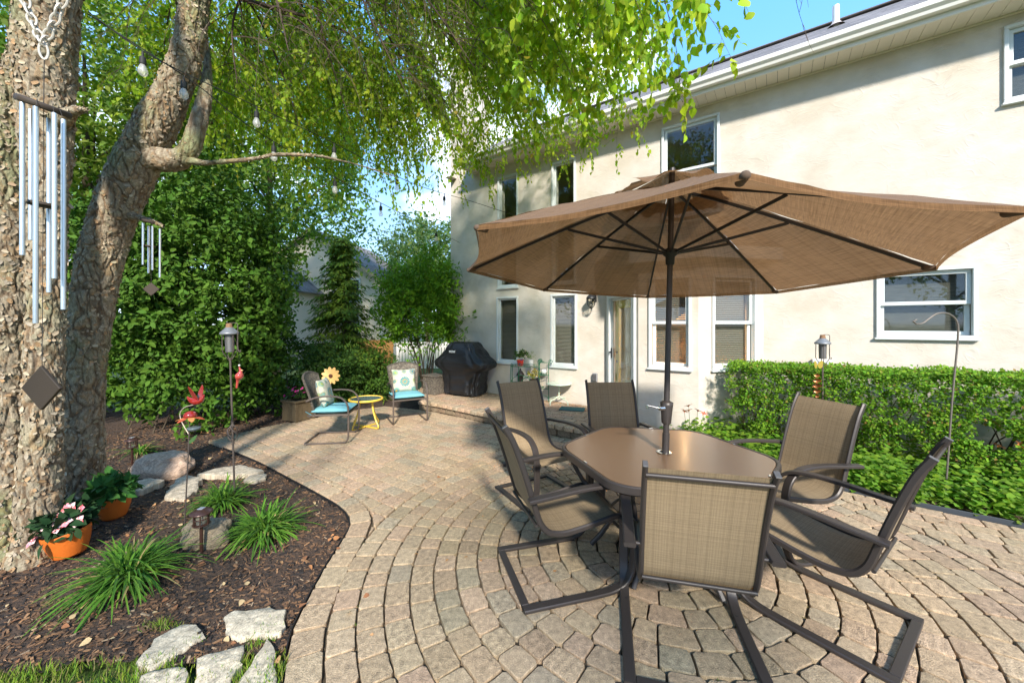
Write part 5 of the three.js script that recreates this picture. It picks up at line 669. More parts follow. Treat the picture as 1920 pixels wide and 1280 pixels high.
// a bushy mass: many leafy shoots set on and inside an uneven ellipsoid
function bush(o, { c, R, shoots, per, cr, size, col, geo, mat, seed, inner = 0.55, flat = 0.5, low = -1, noiseK = 0.25, keep, stems = 0, stemR = 0.012, base, name = 'foliage', stemMat, yel }) {
  const r = rng(seed), L = [], tips = [];
  for (let i = 0; i < shoots; i++) {
    const d = rdir(r); if (d.y < low) { i--; continue; } const k = lerp(inner, 1, Math.pow(r(), 0.5)) * (1 + noiseK * 1.6 * noise(d.x * 2 + seed, d.y * 2, d.z * 2) + noiseK * 0.8 * noise(d.x * 6 + seed, d.y * 6, d.z * 6)), p = V(c[0] + d.x * R[0] * k, c[1] + d.y * R[1] * k, c[2] + d.z * R[2] * k); if (keep && !keep(p, r)) continue;
    tips.push(p); const gd = d.clone().multiplyScalar(0.8).add(rdir(r).multiplyScalar(0.6)).add(V(0, 0.25, 0)).normalize(), cs = r.r(0.75, 1.2);
    for (let j = 0; j < per; j++) { const t = r.r(-0.5, 1), q = p.clone().addScaledVector(gd, t * cr).add(rdir(r).multiplyScalar(cr * 0.42)); const ld = gd.clone().multiplyScalar(0.5).add(rdir(r)).add(V(0, -0.25, 0)).normalize(); L.push({ p: q, d: ld, n: V(0, 1, 0).multiplyScalar(flat).addScaledVector(d, 0.35).add(rdir(r).multiplyScalar(0.55)), s: size * r.r(0.65, 1.25), c: vary(col, r, 0.22 * cs, yel) }); }
  }
  if (stems) { const gs = []; for (let i = 0; i < stems; i++) { const e = tips[Math.floor(r() * tips.length)], b = V(base[0] + r.r(-1, 1) * base[3], base[1], base[2] + r.r(-1, 1) * base[3]), m = b.clone().lerp(e, 0.5).add(V((b.x - e.x) * 0.15 + r.r(-0.12, 0.12), R[1] * 0.12, r.r(-0.12, 0.12))); gs.push([b, m, e]); } gs.forEach((s, i) => mesh('stem', branchGeo(s, stemR * r.r(0.7, 1.2), stemR * 0.25, 6, 12), stemMat || M.bark2, o)); }
  foliage(name, L, geo, mat, o); return L;
}
M.bark2 = std({ color: C(0.15, 0.115, 0.08), roughness: 0.95, map: rep(TX.wood, 2, 3), bumpMap: rep(TX.lump, 6), bumpScale: 0.006 });
M.twig = std({ color: C(0.075, 0.05, 0.032), roughness: 0.9 });

// ---- the river birch: flaking bark, leaning stems, hanging leafy twigs
const cellHash = (i, j, k, s) => { let h = (Math.imul(i, 374761393) + Math.imul(j, 668265263) + Math.imul(k, 2147483647 ^ s)) | 0; h = Math.imul(h ^ (h >>> 13), 1274126177); return ((h ^ (h >>> 16)) >>> 0) / 4294967296; };
function worley(x, y, z) { const i0 = Math.floor(x), j0 = Math.floor(y), k0 = Math.floor(z); let a = 9, b = 9, id = 0; for (let i = -1; i <= 1; i++) for (let j = -1; j <= 1; j++) for (let k = -1; k <= 1; k++) { const X = i0 + i, Y = j0 + j, Z = k0 + k, dx = X + cellHash(X, Y, Z, 1) - x, dy = Y + cellHash(X, Y, Z, 2) - y, dz = Z + cellHash(X, Y, Z, 3) - z, d = Math.sqrt(dx * dx + dy * dy + dz * dz); if (d < a) { b = a; a = d; id = cellHash(X, Y, Z, 7); } else if (d < b) b = d; } return [a, b, id]; }
const barkM = std({ vertexColors: true, roughness: 0.95, map: rep(TX.grain, 3, 1.6), bumpMap: rep(TX.lump, 7, 3), bumpScale: 0.007 });
function trunkGeo(pts, radii, nu, step, amp = 1, seed = 0) { // pts: Vector3 list, radii alongside
  const cv = new THREE.CatmullRomCurve3(pts, false, 'centripetal'), L = cv.getLength(), nv = Math.max(6, Math.round(L / step)), P = [], U = [], K = [], I = []; let S = V(1, 0, 0.2).normalize();
  const rad = (u) => { const f = u * (radii.length - 1), i = Math.min(radii.length - 2, Math.floor(f)), t = f - i; return lerp(radii[i], radii[i + 1], t * t * (3 - 2 * t)); };
  for (let v = 0; v <= nv; v++) {
    const u = v / nv, p = cv.getPoint(u), T = cv.getTangent(u); S = S.addScaledVector(T, -S.dot(T)).normalize(); const B = T.clone().cross(S), R = rad(u);
    for (let i = 0; i <= nu; i++) {
      const a = i / nu * 2 * Math.PI, dir = S.clone().multiplyScalar(Math.cos(a)).addScaledVector(B, Math.sin(a)), q = p.clone().addScaledVector(dir, R);
      const ax = q.x + seed * 3.1, wx = ax + 0.05 * noise(ax * 8, q.y * 5, q.z * 8), wz = q.z + 0.05 * noise(ax * 8 + 7, q.y * 5, q.z * 8), wy = q.y + 0.08 * noise(ax * 6 + 5, q.y * 4, q.z * 6);
      const n1 = (fbm(wx * 13, wy * 6.5, wz * 13, 4) + 0.5) * 8, f1 = Math.floor(n1), t1 = n1 - f1, lay = f1 + sst(0.0, 0.16, t1) + 0.25 * t1, [g1, g2, id] = worley(wx * 30, wy * 15, wz * 30), edge = sst(0, 0.08, g2 - g1);
      const [a1, a2, idB] = worley(wx * 15, wy * 4.6, wz * 15 + 31), fis = 1 - sst(0.0, 0.17, a2 - a1), big = noise(ax * 3.2, q.y * 0.9, q.z * 3.2);
      const h = amp * 0.78 * (0.012 * big + 0.0016 * (lay - 4) - 0.013 * fis + 0.012 * (idB - 0.5) * (1 - fis) + 0.007 * (edge - 1) + 0.010 * (id - 0.5) * edge + 0.003 * noise(ax * 60, q.y * 40, q.z * 60));
      q.addScaledVector(dir, h); P.push(q.x, q.y, q.z); U.push(i / nu * R * 6.28, u * L);
      const m = sst(0.0, 0.4, fbm(ax * 2.2, q.y * 1.6, q.z * 2.2 + 4, 3)), lh = cellHash(f1, Math.floor(id * 5), 3, 11), k = 0.82 + 0.3 * id; let c = [[0.43, 0.355, 0.255], [0.53, 0.455, 0.34], [0.37, 0.29, 0.20], [0.46, 0.39, 0.285], [0.43, 0.31, 0.19]][Math.floor(lh * 5)]; const inn = Math.min(1, fis * 0.75 + (1 - edge) * 0.25); c = [lerp(c[0], 0.19, inn), lerp(c[1], 0.115, inn), lerp(c[2], 0.065, inn)]; K.push(c[0] * k * 0.92 * (1 - 0.24 * m), c[1] * k * 0.92 * (1 - 0.06 * m), c[2] * k * 0.9 * (1 - 0.32 * m));
    }
  }
  for (let v = 0; v < nv; v++) for (let i = 0; i < nu; i++) { const a = v * (nu + 1) + i, b = a + 1, c = a + nu + 1, e = c + 1; I.push(a, b, c, b, e, c); }
  const g = new THREE.BufferGeometry(); g.setAttribute('position', new THREE.Float32BufferAttribute(P, 3)); g.setAttribute('uv', new THREE.Float32BufferAttribute(U, 2)); g.setAttribute('color', new THREE.Float32BufferAttribute(K, 3)); g.setIndex(I); g.computeVertexNormals(); return g;
}
const birch = thing('river_birch', 'large river birch with flaking bark, leaning stem and hanging leaves', 'tree', [-3.6, 0, -3.0]);
const BO = V(-3.6, 0, -3.0), bl = (l) => l.map((p) => p.clone().sub(BO));
const dA = 2.62, dB = 3.36;
{
  const stem = (px, d, k) => px.map(([x, y]) => D(x, y, d + (k || 0) * (900 - y) / 900));
  // near double trunk
  mesh('trunk', trunkGeo(bl([D(68, 1085, 2.68), D(72, 980, 2.66), D(78, 800, dA), D(84, 600, dA), D(86, 400, dA), D(86, 220, dA), D(84, 100, dA), D(92, 0, dA), D(110, -240, 2.6), D(140, -600, 2.5)]), [0.2, 0.115, 0.095, 0.092, 0.1, 0.13, 0.152, 0.152, 0.14, 0.1], 190, 0.011, 1, 1), barkM, birch);
  mesh('trunk', trunkGeo(bl([D(-20, 1110, 2.6), D(0, 980, 2.64), D(6, 800, 2.68), D(8, 600, 2.7), D(14, 400, 2.7), D(22, 230, 2.68), D(48, 110, 2.64)]), [0.24, 0.16, 0.135, 0.13, 0.125, 0.11, 0.09], 150, 0.011, 1, 4), barkM, birch);
  mesh('trunk', trunkGeo(bl([D(140, 985, dB), D(146, 900, dB), D(150, 760, dB), D(166, 610, dB), D(190, 480, dB), D(214, 400, dB), D(248, 320, dB), D(292, 235, dB), D(330, 155, dB), D(354, 80, dB), D(364, 0, dB), D(392, -200, dB), D(455, -560, 3.3)]), [0.25, 0.168, 0.15, 0.146, 0.15, 0.156, 0.165, 0.15, 0.12, 0.108, 0.107, 0.095, 0.07], 190, 0.011, 1, 8), barkM, birch);
  const limb = (pts, r, nu = 60, am = 0.6) => mesh('limb', trunkGeo(bl(pts), r, nu, 0.02, am, 12), barkM, birch);
  limb([D(272, 290, dB), D(305, 300, dB), D(335, 298, dB), D(356, 278, dB), D(370, 235, dB), D(381, 195, 3.42), D(386, 160, 3.5), D(388, 120, 3.62), D(384, 60, 3.8)], [0.12, 0.1, 0.086, 0.074, 0.066, 0.058, 0.05, 0.036, 0.02]);
  limb([D(346, 300, dB), D(385, 305, 3.34), D(430, 302, 3.32), D(480, 297, 3.3), D(515, 290, 3.3), D(560, 290, 3.32), D(600, 293, 3.4), D(660, 306, 3.6), D(740, 330, 4.0)], [0.038, 0.022, 0.018, 0.016, 0.015, 0.013, 0.01, 0.007, 0.004], 20, 0.25);
  limb([D(235, 402, dB), D(262, 408, 3.34), D(284, 415, 3.3), D(306, 424, 3.28)], [0.05, 0.026, 0.018, 0.01], 18, 0.3);
  limb([D(110, 225, 2.6), D(140, 208, 2.55), D(165, 205, 2.5)], [0.06, 0.03, 0.006], 24, 0.4);
  limb([D(140, -420, 2.52), V(-2.55, 4.0, -2.2), V(-2.1, 3.5, -1.75), V(-1.75, 3.15, -1.4), V(-1.3, 3.2, -0.9)], [0.07, 0.055, 0.045, 0.04, 0.02], 24, 0.4);
}
{ // loose curling plates of bark all over the stems
  const r = rng(207), L = [], fg = new THREE.BufferGeometry(), P = [], I = [], n = 7, rr = rng(8); for (let i = 0; i < n; i++) { const a = i / n * 6.283, k = rr.r(0.7, 1.15); P.push(Math.cos(a) * 0.62 * k, 0.16 * Math.abs(Math.sin(a)) ** 2 * k + (Math.cos(a) > 0.3 ? 0.16 : 0), Math.sin(a) * 0.42 * k); } P.push(0, 0.01, 0); for (let i = 0; i < n; i++) I.push(i, n, (i + 1) % n); fg.setAttribute('position', new THREE.Float32BufferAttribute(P, 3)); fg.setIndex(I); fg.computeVertexNormals(); norm(fg);
  birch.children.filter((m) => m.name === 'trunk' || m.name === 'limb').forEach((m, mi) => { const p = m.geometry.attributes.position, q = m.geometry.attributes.normal, K = m.name === 'trunk' ? 2800 : 200; for (let k = 0; k < K; k++) { const i = Math.floor(r() * p.count), nn = V(q.getX(i), q.getY(i), q.getZ(i)), pp = V(p.getX(i), p.getY(i), p.getZ(i)); const up = V(r.r(-0.9, 0.9), r.r(-1, 1), r.r(-0.9, 0.9)); const c = r.pick([[0.46, 0.37, 0.26], [0.56, 0.47, 0.34], [0.38, 0.27, 0.17], [0.47, 0.3, 0.16], [0.42, 0.36, 0.28], [0.34, 0.3, 0.2]]), k2 = r.r(0.75, 1.15); L.push({ p: pp.addScaledVector(nn, 0.002), d: up.addScaledVector(nn, -up.dot(nn)), n: nn.clone().add(rdir(r).multiplyScalar(0.14)), s: r.r(0.012, 0.036) * (m.name === 'trunk' ? 1 : 0.5), c: C(c[0] * k2 * 0.8, c[1] * k2 * 0.78, c[2] * k2 * 0.74) }); } });
  foliage('bark_flakes', L, fg, std({ color: C(1, 1, 1), roughness: 0.95, side: THREE.DoubleSide, bumpMap: rep(TX.lump, 1), bumpScale: 0.2 }), birch);
}
const birchLeaves = [], twigs = [];
{
  const r = rng(101), starts = [D(392, -200, dB), D(430, -400, 3.3), D(120, -300, 2.6), D(140, -520, 2.5), D(400, -20, 3.3), D(420, -120, 3.2), D(366, -20, dB)];
  const ends = []; // where the arching limbs end, spread over the corner of the garden
  const spots = [[1.25, 3.75, 1.75], [0.95, 3.6, 2.2], [1.15, 3.9, 2.7], [0.5, 3.7, 2.0], [0.7, 3.8, 3.0], [1.2, 4.2, 3.5], [0.1, 3.7, 2.5], [0.3, 3.9, 3.6], [0.8, 4.1, 4.2], [1.2, 4.7, 4.9], [-0.3, 3.7, 3.1], [-0.2, 4.0, 4.2], [0.2, 4.3, 5.2], [0.9, 5.0, 5.9], [-0.8, 3.8, 2.4], [-1.0, 3.8, 3.6], [-0.9, 4.0, 4.7], [-0.6, 4.2, 5.7], [0.1, 4.9, 6.6], [-1.7, 3.7, 2.9], [-1.8, 3.9, 4.2], [-1.6, 4.2, 5.3], [-1.4, 4.5, 6.4], [-2.6, 3.9, 3.6], [-2.7, 4.0, 4.9], [-2.6, 4.4, 6.0], [-2.4, 5.0, 7.2], [-3.6, 4.3, 4.4], [-3.8, 4.5, 5.6], [-3.6, 5.0, 6.8], [-4.6, 4.9, 5.0], [-0.4, 5.5, 4.6], [-1.6, 5.6, 4.2], [0.4, 5.2, 3.4], [-2.6, 5.7, 4.6], [-1.0, 5.2, 3.0], [-2.0, 5.0, 3.4], [-0.6, 6.2, 5.8], [0.6, 5.6, 4.8], [-1.8, 6.4, 6.2], [-3.2, 6.0, 5.6], [-1.2, 4.6, 2.2], [0.2, 4.7, 2.1], [-2.2, 4.3, 2.4], [-3.0, 4.6, 3.4], [-4.4, 5.6, 4.2], [0.9, 4.8, 2.6], [-3.4, 5.4, 2.6], [1.0, 5.6, 6.2], [0.4, 5.9, 6.4], [1.2, 5.3, 4.2], [-0.2, 5.2, 5.0], [-1.2, 5.4, 6.6], [-2.2, 5.6, 6.8], [-3.0, 5.2, 7.4], [-4.4, 5.2, 6.4]];
  spots.forEach(([x, y, d], si) => {
    const e = V(x, y, -d), s = starts.reduce((b, p) => (p.distanceTo(e) + r() * 1.2 < b[1] ? [p, p.distanceTo(e)] : b), [starts[0], 99])[0].clone(); const m = s.clone().lerp(e, 0.45).add(V(r.r(-0.2, 0.2), 0.55 + r() * 0.3, r.r(-0.2, 0.2))), limb = smooth([s, m, s.clone().lerp(e, 0.8).add(V(0, 0.38, 0)), e], 30);
    twigs.push(branchGeo(limb, 0.022, 0.004, 5)); const out = e.clone().sub(s).setY(0).normalize();
    const nb = d > 3.4 ? 31 : 17; for (let b = 0; b < nb; b++) {
      const t = lerp(0.42, 1, (b + r()) / nb), p0 = limb[Math.min(30, Math.floor(t * 30))]; let d = out.clone().multiplyScalar(0.7).add(V(r.r(-1, 1), r.r(-0.15, 0.5), r.r(-1, 1))).normalize(), p = p0.clone(); const len = r.r(0.45, 1.1), st = 0.07, path = [p.clone()]; const hb = 2.86 + 0.22 * noise(p.x * 1.7, p.z * 1.7, 3) + Math.max(0, -p.z - 5) * 0.1 - (p.x > 0.3 && p.z > -3.2 ? 0.12 : 0);
      for (let k = 0; k < len / st; k++) { d.add(V(r.r(-0.12, 0.12), -0.16, r.r(-0.12, 0.12))).normalize(); p = p.clone().addScaledVector(d, st); if (p.y < hb + 0.1) break; path.push(p.clone()); }
      if (path.length < 3) continue; twigs.push(branchGeo(path, 0.004, 0.0012, 3));
      const shoot = (q, dir, n, spacing) => { let pp = q.clone(), dd = dir.clone(); const sp = [pp.clone()]; for (let k = 0; k < n; k++) { dd.add(V(r.r(-0.22, 0.22), -0.12, r.r(-0.22, 0.22))).normalize(); pp = pp.clone().addScaledVector(dd, spacing); if (pp.y < hb) break; sp.push(pp.clone()); const side = V(dd.z, 0, -dd.x).multiplyScalar(k % 2 ? 1 : -1), ld = dd.clone().multiplyScalar(0.45).add(side.multiplyScalar(0.8)).add(V(r.r(-0.3, 0.3), -0.55, r.r(-0.3, 0.3))).normalize(); const yl = r() < 0.02; birchLeaves.push({ p: pp.clone(), d: ld, n: rdir(r).add(V(0, 0.7, 0)), s: (pp.x > -0.2 && pp.z > -3.6 ? r.r(0.042, 0.08) : r.r(0.032, 0.06)), c: yl ? C(0.52, 0.42, 0.04) : vary([0.34, 0.48, 0.014], r, 0.3, 0.16) }); } if (sp.length > 2) twigs.push(branchGeo(sp, 0.0016, 0.0007, 3)); };
      for (let k = 1; k < path.length; k++) { if (r() < 0.8) shoot(path[k], rdir(r).add(V(0, 0.1, 0)).addScaledVector(d, 0.5).normalize(), 3 + Math.floor(r() * 7), 0.032); }
      shoot(path[path.length - 1], d, 4 + Math.floor(r() * 6), 0.032);
    }
  });
  const keepOut = (p) => { const z = -p.z; const pr = proj(p); if (z < 3.7 && p.x < -0.1 + (z - 1.5) * -0.12) return false; return !(pr[0] > 1465 || (pr[0] > 1300 && pr[1] > 330 - (pr[0] - 1300) * 1.45)) || z < 0.7; };
  const L = birchLeaves.filter((l) => -l.p.z < 0.5 || keepOut(l.p)).map((l) => ({ ...l, p: l.p.clone().sub(BO) }));
  const cr = part('crown', birch); mesh('twigs', merge(twigs).translate(-BO.x, 0, -BO.z), M.twig, cr).userData.kind = 'stuff';
  // the leaves that show largest are single leaves
  const sc = L.map((l) => { const w = l.p.clone().add(BO), z = -w.z, q = z > 0.6 ? proj(w) : [-9, -9]; return [q[0] > 0 && q[0] < 1920 && q[1] > -5 && q[1] < 700 ? l.s / z : 0, l]; }).sort((a, b) => b[0] - a[0]); const vg = {};
  const mats = Array.from({ length: 6 }, (_, i) => { const rr = rng(i + 4), m = leafM(0.45); m.color = vary([0.34, 0.48, 0.014], rr, 0.3, 0.16); return m; });
  sc.slice(0, 280).forEach(([, l], i) => { const m = mesh('leaf', LEAF.birch, mats[i % 6], cr); m.applyMatrix4(leafMatrix(l)); });
  foliage('leaves', sc.slice(280).map((s) => s[1]), LEAF.birch, LM, cr);
}
// ---- shrubs and trees round the garden
{
  let o = thing('viburnum_shrub', 'big dense dark green shrub behind the mulch bed', 'shrub', [-5.05, 0, -6.2]);
  bush(o, { c: [0.05, 2.1, 0], R: [1.3, 1.95, 1.2], shoots: 1500, per: 24, cr: 0.2, size: 0.088, col: [0.078, 0.17, 0.014], geo: LEAF.oval, mat: LMd, seed: 3, inner: 0.35, low: -0.95, noiseK: 0.22, stems: 6, stemR: 0.012, base: [-0.5, -0.05, 0.0, 0.6], keep: (p) => !(p.y < 0.3 && p.x < 0) });
  o = thing('viburnum_shrub', 'dark green shrub rising behind the birch trunks', 'shrub', [-7.2, 0, -6.4]);
  bush(o, { c: [0, 1.9, 0], R: [1.7, 1.8, 1.2], shoots: 900, per: 22, cr: 0.22, size: 0.095, col: [0.078, 0.17, 0.014], geo: LEAF.oval, mat: LMd, seed: 13, inner: 0.6, low: -0.9, stems: 8, stemR: 0.03, base: [0, 0, 0.4, 0.4] });
  o = thing('low_shrub', 'low dark shrub filling the foot of the bed behind the wicker chair', 'shrub', [-4.3, 0, -7.2]);
  bush(o, { c: [0, 0.65, 0], R: [1.35, 0.8, 0.6], shoots: 560, per: 20, cr: 0.16, size: 0.06, col: [0.05, 0.115, 0.014], geo: LEAF.oval, mat: LMd, seed: 23, inner: 0.5, low: -0.8, stems: 5, stemR: 0.014, base: [0, 0, 0, 0.4] });
  o = thing('low_shrub', 'rounded low shrub hiding the foot of the hemlock', 'shrub', [-3.3, 0, -8.3]);
  bush(o, { c: [0, 0.5, 0], R: [0.85, 0.65, 0.5], shoots: 420, per: 20, cr: 0.16, size: 0.055, col: [0.07, 0.15, 0.015], geo: LEAF.oval, mat: LMd, seed: 26, inner: 0.4, low: -0.8, stems: 4, stemR: 0.012, base: [0, 0, 0, 0.3] });
  // burning bush at the corner of the house
  o = thing('corner_bush', 'bright green multi-stemmed bush at the corner of the house', 'shrub', [-1.97, 0, -8.85]);
  bush(o, { c: [0, 1.93, 0], R: [1.02, 1.2, 0.9], shoots: 760, per: 22, cr: 0.2, size: 0.1, col: [0.15, 0.31, 0.012], geo: LEAF.narrow, mat: LMh, seed: 33, inner: 0.45, low: -0.66, noiseK: 0.42, stems: 14, stemR: 0.02, base: [0.05, -0.05, 0.1, 0.14] });
  // hemlock: tiers of drooping sprays on a straight stem
  o = thing('hemlock_tree', 'slim dark hemlock with drooping tiers before the far house', 'tree', [-3.78, 0, -8.5]);
  { const r = rng(43), L = [], br = []; mesh('trunk', branchGeo([V(0, -0.05, 0), V(0.03, 1.8, 0), V(0, 3.6, 0)], 0.06, 0.008, 8, 16), M.bark2, o);
    for (let w = 0; w < 430; w++) { const f = Math.pow(r(), 1.25), h = lerp(0.15, 3.55, f), ll = (lerp(1.25, 0.12, Math.pow(f, 0.75)) + 0.05) * r.r(0.4, 1.2), a = r() * 6.283, up = r.r(0.0, 0.35), path = []; for (let i = 0; i <= 8; i++) { const t = i / 8; path.push(V(Math.cos(a) * ll * t + 0.04 * noise(t * 3, w), h + up * ll * t - r.r(0.3, 0.42) * ll * t * t, Math.sin(a) * ll * t + 0.04 * noise(t * 3, w, 5))); } br.push(branchGeo(path, 0.007, 0.002, 4)); for (let i = 1; i <= 8; i++) for (let j = 0; j < 7; j++) { const p = path[i], dir = V(Math.cos(a), -0.2, Math.sin(a)), side = V(-Math.sin(a), -0.1, Math.cos(a)).multiplyScalar(r.r(-1.2, 1.2)), dd = dir.clone().multiplyScalar(0.6).add(side).normalize(), off = r.r(0, 0.16) * (ll + 0.2); L.push({ p: p.clone().addScaledVector(dd, off).add(rdir(r).multiplyScalar(0.03)), d: dd.add(V(0, -0.25 - r() * 0.4, 0)), n: V(r.r(-0.5, 0.5), 1, r.r(-0.5, 0.5)), s: r.r(0.06, 0.135), c: vary([0.14, 0.23, 0.022], r, 0.35, 0.15) }); } }
    mesh('branches', br, M.twig, o).userData.kind = 'stuff'; foliage('foliage', L, LEAF.spray, LMd, o); }
  // trees beyond
  const tree = (name, label, x, d, h, R, n, col, seed, size = 0.13, y0 = 0.4) => { const t = thing(name, label, 'tree', [x, -0.07, -d], 0); const r = rng(seed); mesh('trunk', branchGeo([V(0, -0.1, 0), V(r.r(-0.2, 0.2), h * 0.4, 0), V(r.r(-0.3, 0.3), h * 0.85, 0)], 0.05 + h * 0.014, 0.03, 9, 14), M.bark2, t); for (let k = 0; k < 7; k++) { const a = k / 7 * 6.283 + seed, hh = h * r.r(0.3, 0.6); mesh('limb', branchGeo([V(0, hh, 0), V(Math.cos(a) * R * 0.4, hh + h * 0.12, Math.sin(a) * R * 0.4), V(Math.cos(a) * R * 0.75, hh + h * 0.2, Math.sin(a) * R * 0.75)], 0.04, 0.01, 6, 10), M.bark2, t); } const cy = h * (1 + y0) / 2, ry = h * (1 - y0) / 2; bush(t, { name: 'crown', c: [0, cy, 0], R: [R, ry, R], shoots: n, per: 22, cr: size * 3.2, size, col, geo: LEAF.oval, mat: LM, seed, inner: 0.35, noiseK: 0.35, yel: 0.2 }); return t; };
  tree('maple_tree', 'sunlit yellow-green maple behind the dark shrub', -11.2, 10.2, 10.5, 3.8, 1700, [0.20, 0.30, 0.02], 51, 0.15, 0.28);
  tree('maple_tree', 'bright green tree behind the leaning birch stem', -8.0, 12.8, 12, 3.4, 1300, [0.15, 0.27, 0.022], 52, 0.15, 0.3);
  tree('shade_tree', 'tall green tree at the edge of the garden beside the birch', -13.5, 9.0, 9, 3.2, 380, [0.17, 0.28, 0.02], 53, 0.16, 0.15);
  tree('far_tree', 'pale feathery tree beyond the fence near the house corner', -4.6, 21, 7.4, 2.3, 330, [0.17, 0.27, 0.06], 54, 0.2, 0.3);
  tree('far_tree', 'pale green tree beyond the white fence behind the bush', -6.5, 26, 8.3, 2.4, 300, [0.17, 0.26, 0.08], 55, 0.22, 0.3);
  tree('far_tree', 'rounded green tree showing below the bush branches beyond the fence', -4.2, 30, 5, 2.4, 220, [0.13, 0.22, 0.04], 56, 0.24, 0.2);
  // trees behind the photographer that shade the near paving and show in the window glass
  tree('garden_tree', 'leafy tree behind the viewpoint shading the near paving', 1.2, -5.6, 6.6, 2.4, 40, [0.12, 0.22, 0.025], 61, 0.15, 0.3);
  tree('garden_tree', 'leafy tree behind the viewpoint nearer the mulch bed', -3.4, -5.2, 7.4, 2.6, 46, [0.12, 0.22, 0.025], 62, 0.15, 0.3);
  tree('garden_tree', 'big spreading tree far behind the viewpoint mirrored in upper glass', -10, -9, 13, 4.2, 620, [0.12, 0.22, 0.025], 64, 0.2, 0.2); tree('garden_tree', 'big spreading tree at the far side of the bed mirrored in glass', -15, 1.5, 11.5, 3.8, 560, [0.13, 0.23, 0.025], 65, 0.2, 0.15);
  tree('garden_tree', 'leafy tree behind the viewpoint nearer the house side', 5.4, -6.6, 6.4, 2.2, 36, [0.12, 0.22, 0.025], 63, 0.15, 0.3);
}
{ // clipped hedge against the wall, thin at the foot
  const o = thing('clipped_hedge', 'clipped green hedge with bare stems along the sunny wall', 'hedge', [WALL_O.x, 0, WALL_O.z], HTURN), r = rng(71), L = [], a0 = 2.6, a1 = 7.2, z0 = 0.22, z1 = 0.92, ht = (a) => 1.07 + 0.035 * noise(a * 2.3, 1) + 0.01 * (a - 3);
  const stemsP = []; for (let a = a0 + 0.2; a < a1; a += r.r(0.28, 0.42)) stemsP.push([a, r.r(0.4, 0.65)]);
  stemsP.forEach(([a, z]) => { const n = 5; for (let k = 0; k < n; k++) mesh('stem', branchGeo([V(a + r.r(-0.03, 0.03), -0.03, z), V(a + r.r(-0.12, 0.12), 0.35, z + r.r(-0.1, 0.1)), V(a + r.r(-0.3, 0.3), 0.85, z + r.r(-0.25, 0.25))], 0.011, 0.003, 5, 8), M.twig, o); });
  for (let i = 0; i < 5600; i++) {
    const a = r.r(a0, a1), face = r(); let y, z; const H0 = ht(a); if (face < 0.34) { y = H0 - r() * 0.09; z = r.r(z0, z1); } else if (face < 0.9) { y = H0 - Math.pow(r(), 0.9) * 0.95; z = z1 - Math.abs(r.r(0, 1) * r()) * 0.3 + 0.05 * noise(a * 3, y * 3, 2); } else { y = r.r(0.3, H0); z = r.r(z0, z1); }
    const gap = noise(a * 2.1 + 3, y * 2.6, 6) + 0.5 * noise(a * 5, y * 5, 8), thin = sst(0.78, 0.2, y); if (gap < -0.5 + thin * 0.6) continue; const dir = V(r.r(-0.6, 0.6), face < 0.34 ? 1 : 0.45, face < 0.34 ? r.r(-0.4, 0.4) : 0.8).normalize();
    for (let j = 0; j < 15; j++) { const t = r.r(0, 0.11), p = V(a, y, z).addScaledVector(dir, t).add(rdir(r).multiplyScalar(0.035)); if (p.y > H0 + 0.045 + r() * 0.03) p.y = H0 + 0.02; L.push({ p, d: dir.clone().multiplyScalar(0.5).add(rdir(r)).normalize(), n: V(r.r(-0.6, 0.6), 1, r.r(-0.2, 0.9)), s: r.r(0.018, 0.036), c: r() < 0.04 ? C(0.3, 0.2, 0.05) : vary([0.15, 0.30, 0.014], r, 0.35, 0.2) }); }
  }
  foliage('foliage', L, LEAF.round, LMh, o);
}
{ // leafy ground cover in front of the hedge
  const r = rng(81), L = [], st = []; for (let i = 0; i < 4300; i++) { const a = r.r(1.6, 7.5), p0 = fromAB(a, r.r(0.3, 2.4)); if (inside(PAT, p0.x, p0.z) || inside(TER, p0.x, p0.z)) continue; const de = polyDist(PAT, [p0.x, p0.z]); if (de < 0.05) continue; if (p0.x < 2.35 && p0.z < -4.75 && r() < 0.8) continue; const ht = Math.min(0.34, 0.17 + de * 0.4) * r.r(0.7, 1.15), lean = rdir(r).multiplyScalar(0.07); lean.y = 0; const n = 9; for (let k = 0; k < n; k++) { const t = (k + 1) / n, p = V(p0.x + lean.x * t, mulchH(p0.x, p0.z) + ht * t, p0.z + lean.z * t), a2 = k * 2.4 + r() * 0.5; L.push({ p, d: V(Math.cos(a2), r.r(-0.3, 0.4), Math.sin(a2)), n: V(r.r(-0.6, 0.6), 0.85, r.r(-0.1, 1.0)), s: r.r(0.034, 0.064), c: vary([0.22, 0.40, 0.02], r, 0.25, 0.16) }); } st.push(branchGeo([V(p0.x, -0.02, p0.z), V(p0.x + lean.x, ht, p0.z + lean.z)], 0.003, 0.0015, 3)); }
  const o = foliage('ground_cover', L, LEAF.round, LM, scene); tag(o, 'bright green leafy ground cover between hedge and paving', 'ground cover');
}
